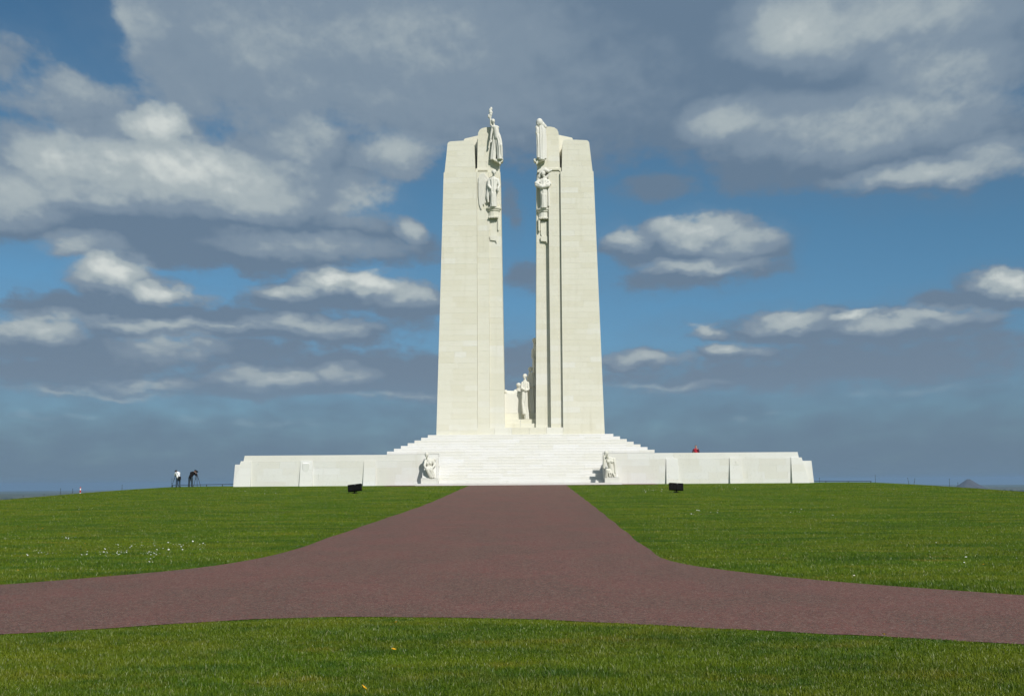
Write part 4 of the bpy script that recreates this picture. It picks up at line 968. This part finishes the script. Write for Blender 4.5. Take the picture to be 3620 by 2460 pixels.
# a smooth pseudo-noise for clumps of taller grass
def clump(X, Y): return .5+.25*np.sin(X*1.9+1.3*np.sin(Y*1.4))+.25*np.sin(Y*2.7+1.7*np.sin(X*1.1+2))
def foreground():
    n = 620000; Y = np.sqrt(RNG.uniform(6.4**2, 14.6**2, n)); X = RNG.uniform(-1, 1, n)*(.49*Y+.5)
    k = (Y < ynear(X)-.02+.05*np.sin(X*7)*np.sin(X*2.3)) & (RNG.uniform(0, 1, n) < np.clip(1.25-.055*(Y-6.4), .4, 1)); X, Y = X[k], Y[k]
    c = clump(X, Y); h = (.024+.024*c)*RNG.uniform(.6, 1.5, len(X)); h = np.where(RNG.uniform(0, 1, len(X)) > .985, h*1.7, h)*np.clip((ynear(X)-Y)/.6, .45, 1)
    blades('grass', X, Y, h, RNG.uniform(.003, .0055, len(X))*(.7+Y/16), 'short green grass in the foreground below the road', .55)
foreground()
def verge():
    n = 560000; Y = 15+RNG.uniform(0, 1, n)**1.7*84; X = RNG.uniform(-1, 1, n)*(.485*Y+1)
    k = ~on_road(X, Y, -.02) & (Y > yfar(X)-.02) & (Y < 100.5) & ~((np.abs(X) > 31) & (Y > 95)); X, Y = X[k], Y[k]
    c = clump(X*.7, Y*.7); h = (.028+.022*c)*RNG.uniform(.6, 1.4, len(X))
    blades('grass', X, Y, h, RNG.uniform(.008, .014, len(X))*(.5+Y/30), 'short green grass of the lawns beyond the road', .6, False, np.where((Y-yfar(X) < 1.1) & (Y <= YS+1) | (Y > YS) & ((X-xr(Y) < .8) & (X > 0) | (xl(Y)-X < .8) & (X < 0)), .35, 1.))
verge()

# daisies, dandelions
plain('petal_white', (.82, .82, .80), .7, var=.04); plain('flower_yellow', (.80, .42, .01), .7, var=.1); plain('stalk_green', (.06, .12, .02), .8)
def flower_mesh(name, r, h, petals, cup, m1, m2):
    b = MB(); b.tube([(0, 0, -.02), (.004, 0, h*.6), (0, 0, h)], .0022, 5); ns = len(b.f)
    for k in range(petals):
        a = 2*math.pi*k/petals; q = .75*math.pi/petals; n = len(b.v)
        for (rr, da, zz) in ((r*.25, -q*.6, 0), (r*.95, -q, cup*.8), (r, 0, cup), (r*.95, q, cup*.8), (r*.25, q*.6, 0)):
            b.v.append((rr*math.cos(a+da), rr*math.sin(a+da), h+zz))
        b.f.append((n, n+1, n+2, n+3, n+4))
    np_ = len(b.f); b.ball((0, 0, h+.002), (r*.36, r*.36, r*.26), 8, 4)
    me = b.mesh(name)
    for m in ('stalk_green', m1, m2): me.materials.append(MATS[m])
    me.polygons.foreach_set('material_index', [0]*ns+[1]*(np_-ns)+[2]*(len(b.f)-np_)); return me
daisy = flower_mesh('daisy', .017, .045, 12, .003, 'petal_white', 'flower_yellow')
daisy_far = flower_mesh('daisy', .030, .05, 12, .004, 'petal_white', 'petal_white')
dandy = flower_mesh('dandelion', .026, .05, 22, .006, 'flower_yellow', 'flower_yellow')
def plant(me, px, py, name, label, cat, group, s=1.):
    p = ground_at(px, py); 
    if on_road(p[0], p[1]): return
    o = bpy.data.objects.new(name, me); COL.objects.link(o); o.location = (p[0], p[1], on(p[0], p[1])); o.rotation_euler = (random.uniform(-.3, .3)-.35, random.uniform(-.3, .3), random.uniform(0, 6.28)); o.scale = (s, s, s)
    tag(o, label, cat, group)
rg = random.Random(4)
PATCH = [(240, 1905, 26, 6, 12, 'small white daisy in the loose row on the left lawn, upper row'), (400, 1956, 75, 9, 34, 'small white daisy in the long patch on the left lawn'), (440, 1934, 45, 7, 12, 'small white daisy just above the long patch on the left lawn'), (130, 1960, 50, 8, 14, 'small white daisy in the thin patch at the far left lawn'),
    (300, 2016, 28, 5, 9, 'small white daisy in the cluster nearest the road on the left lawn'), (540, 1968, 36, 20, 16, 'small white daisy right of the long patch on the left lawn'), (620, 1935, 60, 16, 14, 'small white daisy in the scattered patch left of the drive'), (700, 1925, 60, 12, 8, 'small white daisy closest to the drive on the left lawn'),
    (2300, 1735, 60, 5, 20, 'small white daisy left of the right floodlight'), (2480, 1812, 60, 8, 10, 'small white daisy in the upper patch of the right lawn'), (2570, 1728, 50, 6, 10, 'small white daisy right of the right floodlight'), (2800, 1808, 120, 14, 14, 'small white daisy scattered on the upper right lawn'),
    (3000, 2036, 100, 10, 6, 'small white daisy by the road edge on the right lawn'), (3400, 1960, 160, 40, 8, 'small white daisy scattered on the right lawn near the picture edge'), (3180, 1742, 120, 8, 16, 'small white daisy along the right crest'), (900, 1740, 60, 8, 10, 'small white daisy in front of the left wing wall')]
for px, py, sx, sy, n, lab in PATCH:
    for i in range(n):
        qx, qy = rg.gauss(px, sx*.6), rg.gauss(py, sy*.6)
        plant(daisy_far if qy < 2010 else daisy, qx, qy, 'daisy', lab, 'daisy', lab.replace('small white daisy', 'daisies'), rg.uniform(.45, .85)*(1.3 if qy < 1830 else 1.))
plant(dandy, 1271, 2449, 'dandelion', 'open yellow dandelion at the bottom edge of the foreground grass', 'dandelion', None, 1.1)
for px, py, lab in [(150, 1872, 'yellow dandelion high on the left lawn'), (298, 1926, 'yellow dandelion above the daisy patch on the left lawn'), (60, 2024, 'yellow dandelion near the road at the far left'), (1407, 2212, 'yellow dandelion at the road edge of the foreground grass, middle'), (3124, 2258, 'yellow dandelion at the road edge of the foreground grass, right'),
    (1388, 2312, 'yellow dandelion in the middle of the foreground grass'), (2190, 1848, 'yellow dandelion beside the right edge of the drive'), (2240, 1897, 'yellow dandelion low beside the right edge of the drive'), (3480, 2003, 'yellow dandelion on the right lawn near the picture edge')]:
    plant(dandy, px, py, 'dandelion', lab, 'dandelion', 'dandelions', 1.0)
plant(daisy, 2970, 2239, 'daisy', 'white daisy alone at the road edge of the foreground grass, right', 'daisy', None, 1.3)
plant(daisy, 3015, 2243, 'daisy', 'small white daisy right of the lone one at the foreground road edge', 'daisy', None, .8)

# ------------------------------------------------------------------ far land: slag heap, hills, woods, town, a tree at the left edge
plain('slag', (.075, .07, .07), .95, .1, .25, .02); plain('far_wood', (.030, .036, .020), .95, .1, .4, .05); plain('far_wall', (.72, .72, .70), .8, .2, .05, .05); plain('far_roof', (.16, .12, .11), .8, .2, .1, .05)
def cone_hill(name, px, Y, h, r, m, label, cat, seed=1, flat=.06):
    p = at(px, 1702, Y); x = p[0]; z0 = on(x, Y); rg = random.Random(seed); b = MB((x, Y, z0)); R, S = 14, 40
    ph = [rg.uniform(0, 6.28) for _ in range(5)]
    for i in range(R+1):
        f = i/R; rr = r*(flat+(1-flat)*(1-f))
        for k in range(S):
            a = 2*math.pi*k/S; w = 1+.05*math.sin(3*a+ph[0])+.035*math.sin(7*a+ph[1]+f*3)+.02*math.sin(15*a+ph[2]); b.v.append((rr*w*math.cos(a), rr*w*math.sin(a), -4+(h+4)*(f-.06*math.sin(math.pi*f))))
    for i in range(R):
        for k in range(S): k2 = (k+1) % S; b.f.append((i*S+k, i*S+k2, (i+1)*S+k2, (i+1)*S+k))
    b.f.append(tuple(R*S+k for k in range(S)))
    o = b.build(name, MATS[m], None, True); o.location = (x, Y, z0)
    o['kind'] = 'structure'; return o
cone_hill('slag_heap_hill', 3424, 8600, 88, 165, 'slag', '', '', 3)
def far_wood(spans, seed, label):
    rg = random.Random(seed); b = MB()
    for (px0, px1, Y, n, hh) in spans:
        for i in range(n):
            px = rg.uniform(px0, px1); yy = Y*rg.uniform(.93, 1.07); x = at(px, 1702, yy)[0]; r = hh*rg.uniform(.5, .9); b.ball((x, yy, on(x, yy)+r*.5), (r*1.3, r*1.3, r*rg.uniform(.8, 1.2)), 7, 5)
    me = b.mesh('far_wood'); o = link('far_wood', me, MATS['far_wood'], None, True); tag(o, label, 'wood', None, 'stuff')
far_wood([(-60, 330, 1900, 150, 11), (-60, 500, 3200, 160, 12), (0, 600, 5200, 160, 14)], 1, 'far-off dark woods on the plain below the left crest')
far_wood([(3300, 3700, 2300, 130, 11), (3250, 3700, 4200, 160, 13), (3100, 3700, 6500, 160, 14)], 2, 'far-off dark woods on the plain below the right crest')
def far_building(px, Y, w, d, h, label):
    x = at(px, 1702, Y)[0]; z = on(x, Y); t = empty('far_building', (x, Y, z), label, 'building', 'far buildings on the plain')
    b = MB((x, Y, z)); b.box(x-w/2, x+w/2, Y, Y+d, z-3, z+h); b.build('wall', MATS['far_wall'], t)
    b = MB((x, Y, z)); b.prism([(x-w/2-.5, z+h+.02), (x+w/2+.5, z+h+.02), (x+w*.1, z+h*1.35), (x-w*.1, z+h*1.35)], Y-.5, Y+d+.5); b.build('roof', MATS['far_roof'] if w < 40 else MATS['far_wall'], t)
for a in [(111, 3600, 34, 20, 9, 'white far-off building on the plain at the left edge'), (60, 3800, 60, 30, 7, 'long pale far-off shed left of the white building on the plain'), (178, 5200, 80, 40, 8, 'long pale far-off roof on the plain towards the striped post'), (3594, 3300, 30, 20, 9, 'white far-off building on the plain at the right edge'), (3550, 3500, 70, 30, 7, 'long pale far-off shed on the plain at the right edge')]: far_building(*a)

def bare_tree(px, Y, top_py, label):
    plain('bark', (.10, .075, .06), .9); plain('twig_brown', (.12, .085, .06), .9, var=.4, scale=3.)
    p = at(px, top_py, Y); x = p[0]; zt = p[2]; z0 = on(x, Y); H = zt-z0; rg = random.Random(9)
    t = empty('bare_tree', (x, Y, z0), label, 'tree'); b = MB((x, Y, z0)); tips = []
    def grow(p, d, L, r, lev):
        q = p+d*L; b.tube([tuple(p), tuple(lerp(p, q, .5)+np.array([rg.uniform(-1, 1), rg.uniform(-1, 1), 0])*L*.05), tuple(q)], [r, r*.8, r*.62], 6)
        if lev == 0: tips.append(q); return
        for i in range(3 if lev > 1 else 4):
            nd = d+np.array([rg.uniform(-1, 1), rg.uniform(-1, 1), rg.uniform(-.1, .7)])*.75; grow(q, nd/np.linalg.norm(nd), L*rg.uniform(.6, .8), r*.6, lev-1)
    grow(np.array([x, Y, z0-.3]), np.array([0, 0, 1.]), H*.34, H*.022, 4); b.build('trunk', MATS['bark'], t)
    c = MB((x, Y, z0))
    for q in tips:
        for i in range(16):
            o = q+np.array([rg.gauss(0, 1), rg.gauss(0, 1), rg.gauss(0, .8)])*H*.045; s = H*.014; n = len(c.v); a = np.array([rg.gauss(0, 1) for _ in range(3)])*s; e = np.array([rg.gauss(0, 1) for _ in range(3)])*s*.5
            o = o-np.array([x, Y, z0]); c.v += [tuple(o-a), tuple(o+e), tuple(o+a), tuple(o-e)]; c.f.append((n, n+1, n+2, n+3))
    me = c.mesh('crown'); link('crown', me, MATS['twig_brown'], t)
bare_tree(4, 165, 1744, 'brown leafless tree top showing over the crest at the left edge')

# ------------------------------------------------------------------ the air
b = MB(); b.box(-52000, 52000, -6000, 52000, -460, 43)
hz = b.build('haze', None); hz['kind'] = 'stuff'; hz['label'] = 'pale blue haze lying over the far plain'
hm = bpy.data.materials.new('haze'); hm.use_nodes = True; nt = hm.node_tree; nt.nodes.clear()
v = nt.nodes.new('ShaderNodeVolumePrincipled'); v.inputs['Color'].default_value = (.34, .52, .78, 1); v.inputs['Density'].default_value = 5.5e-5; v.inputs['Anisotropy'].default_value = .1
out = nt.nodes.new('ShaderNodeOutputMaterial'); nt.links.new(v.outputs[0], out.inputs['Volume']); hz.data.materials.append(hm)
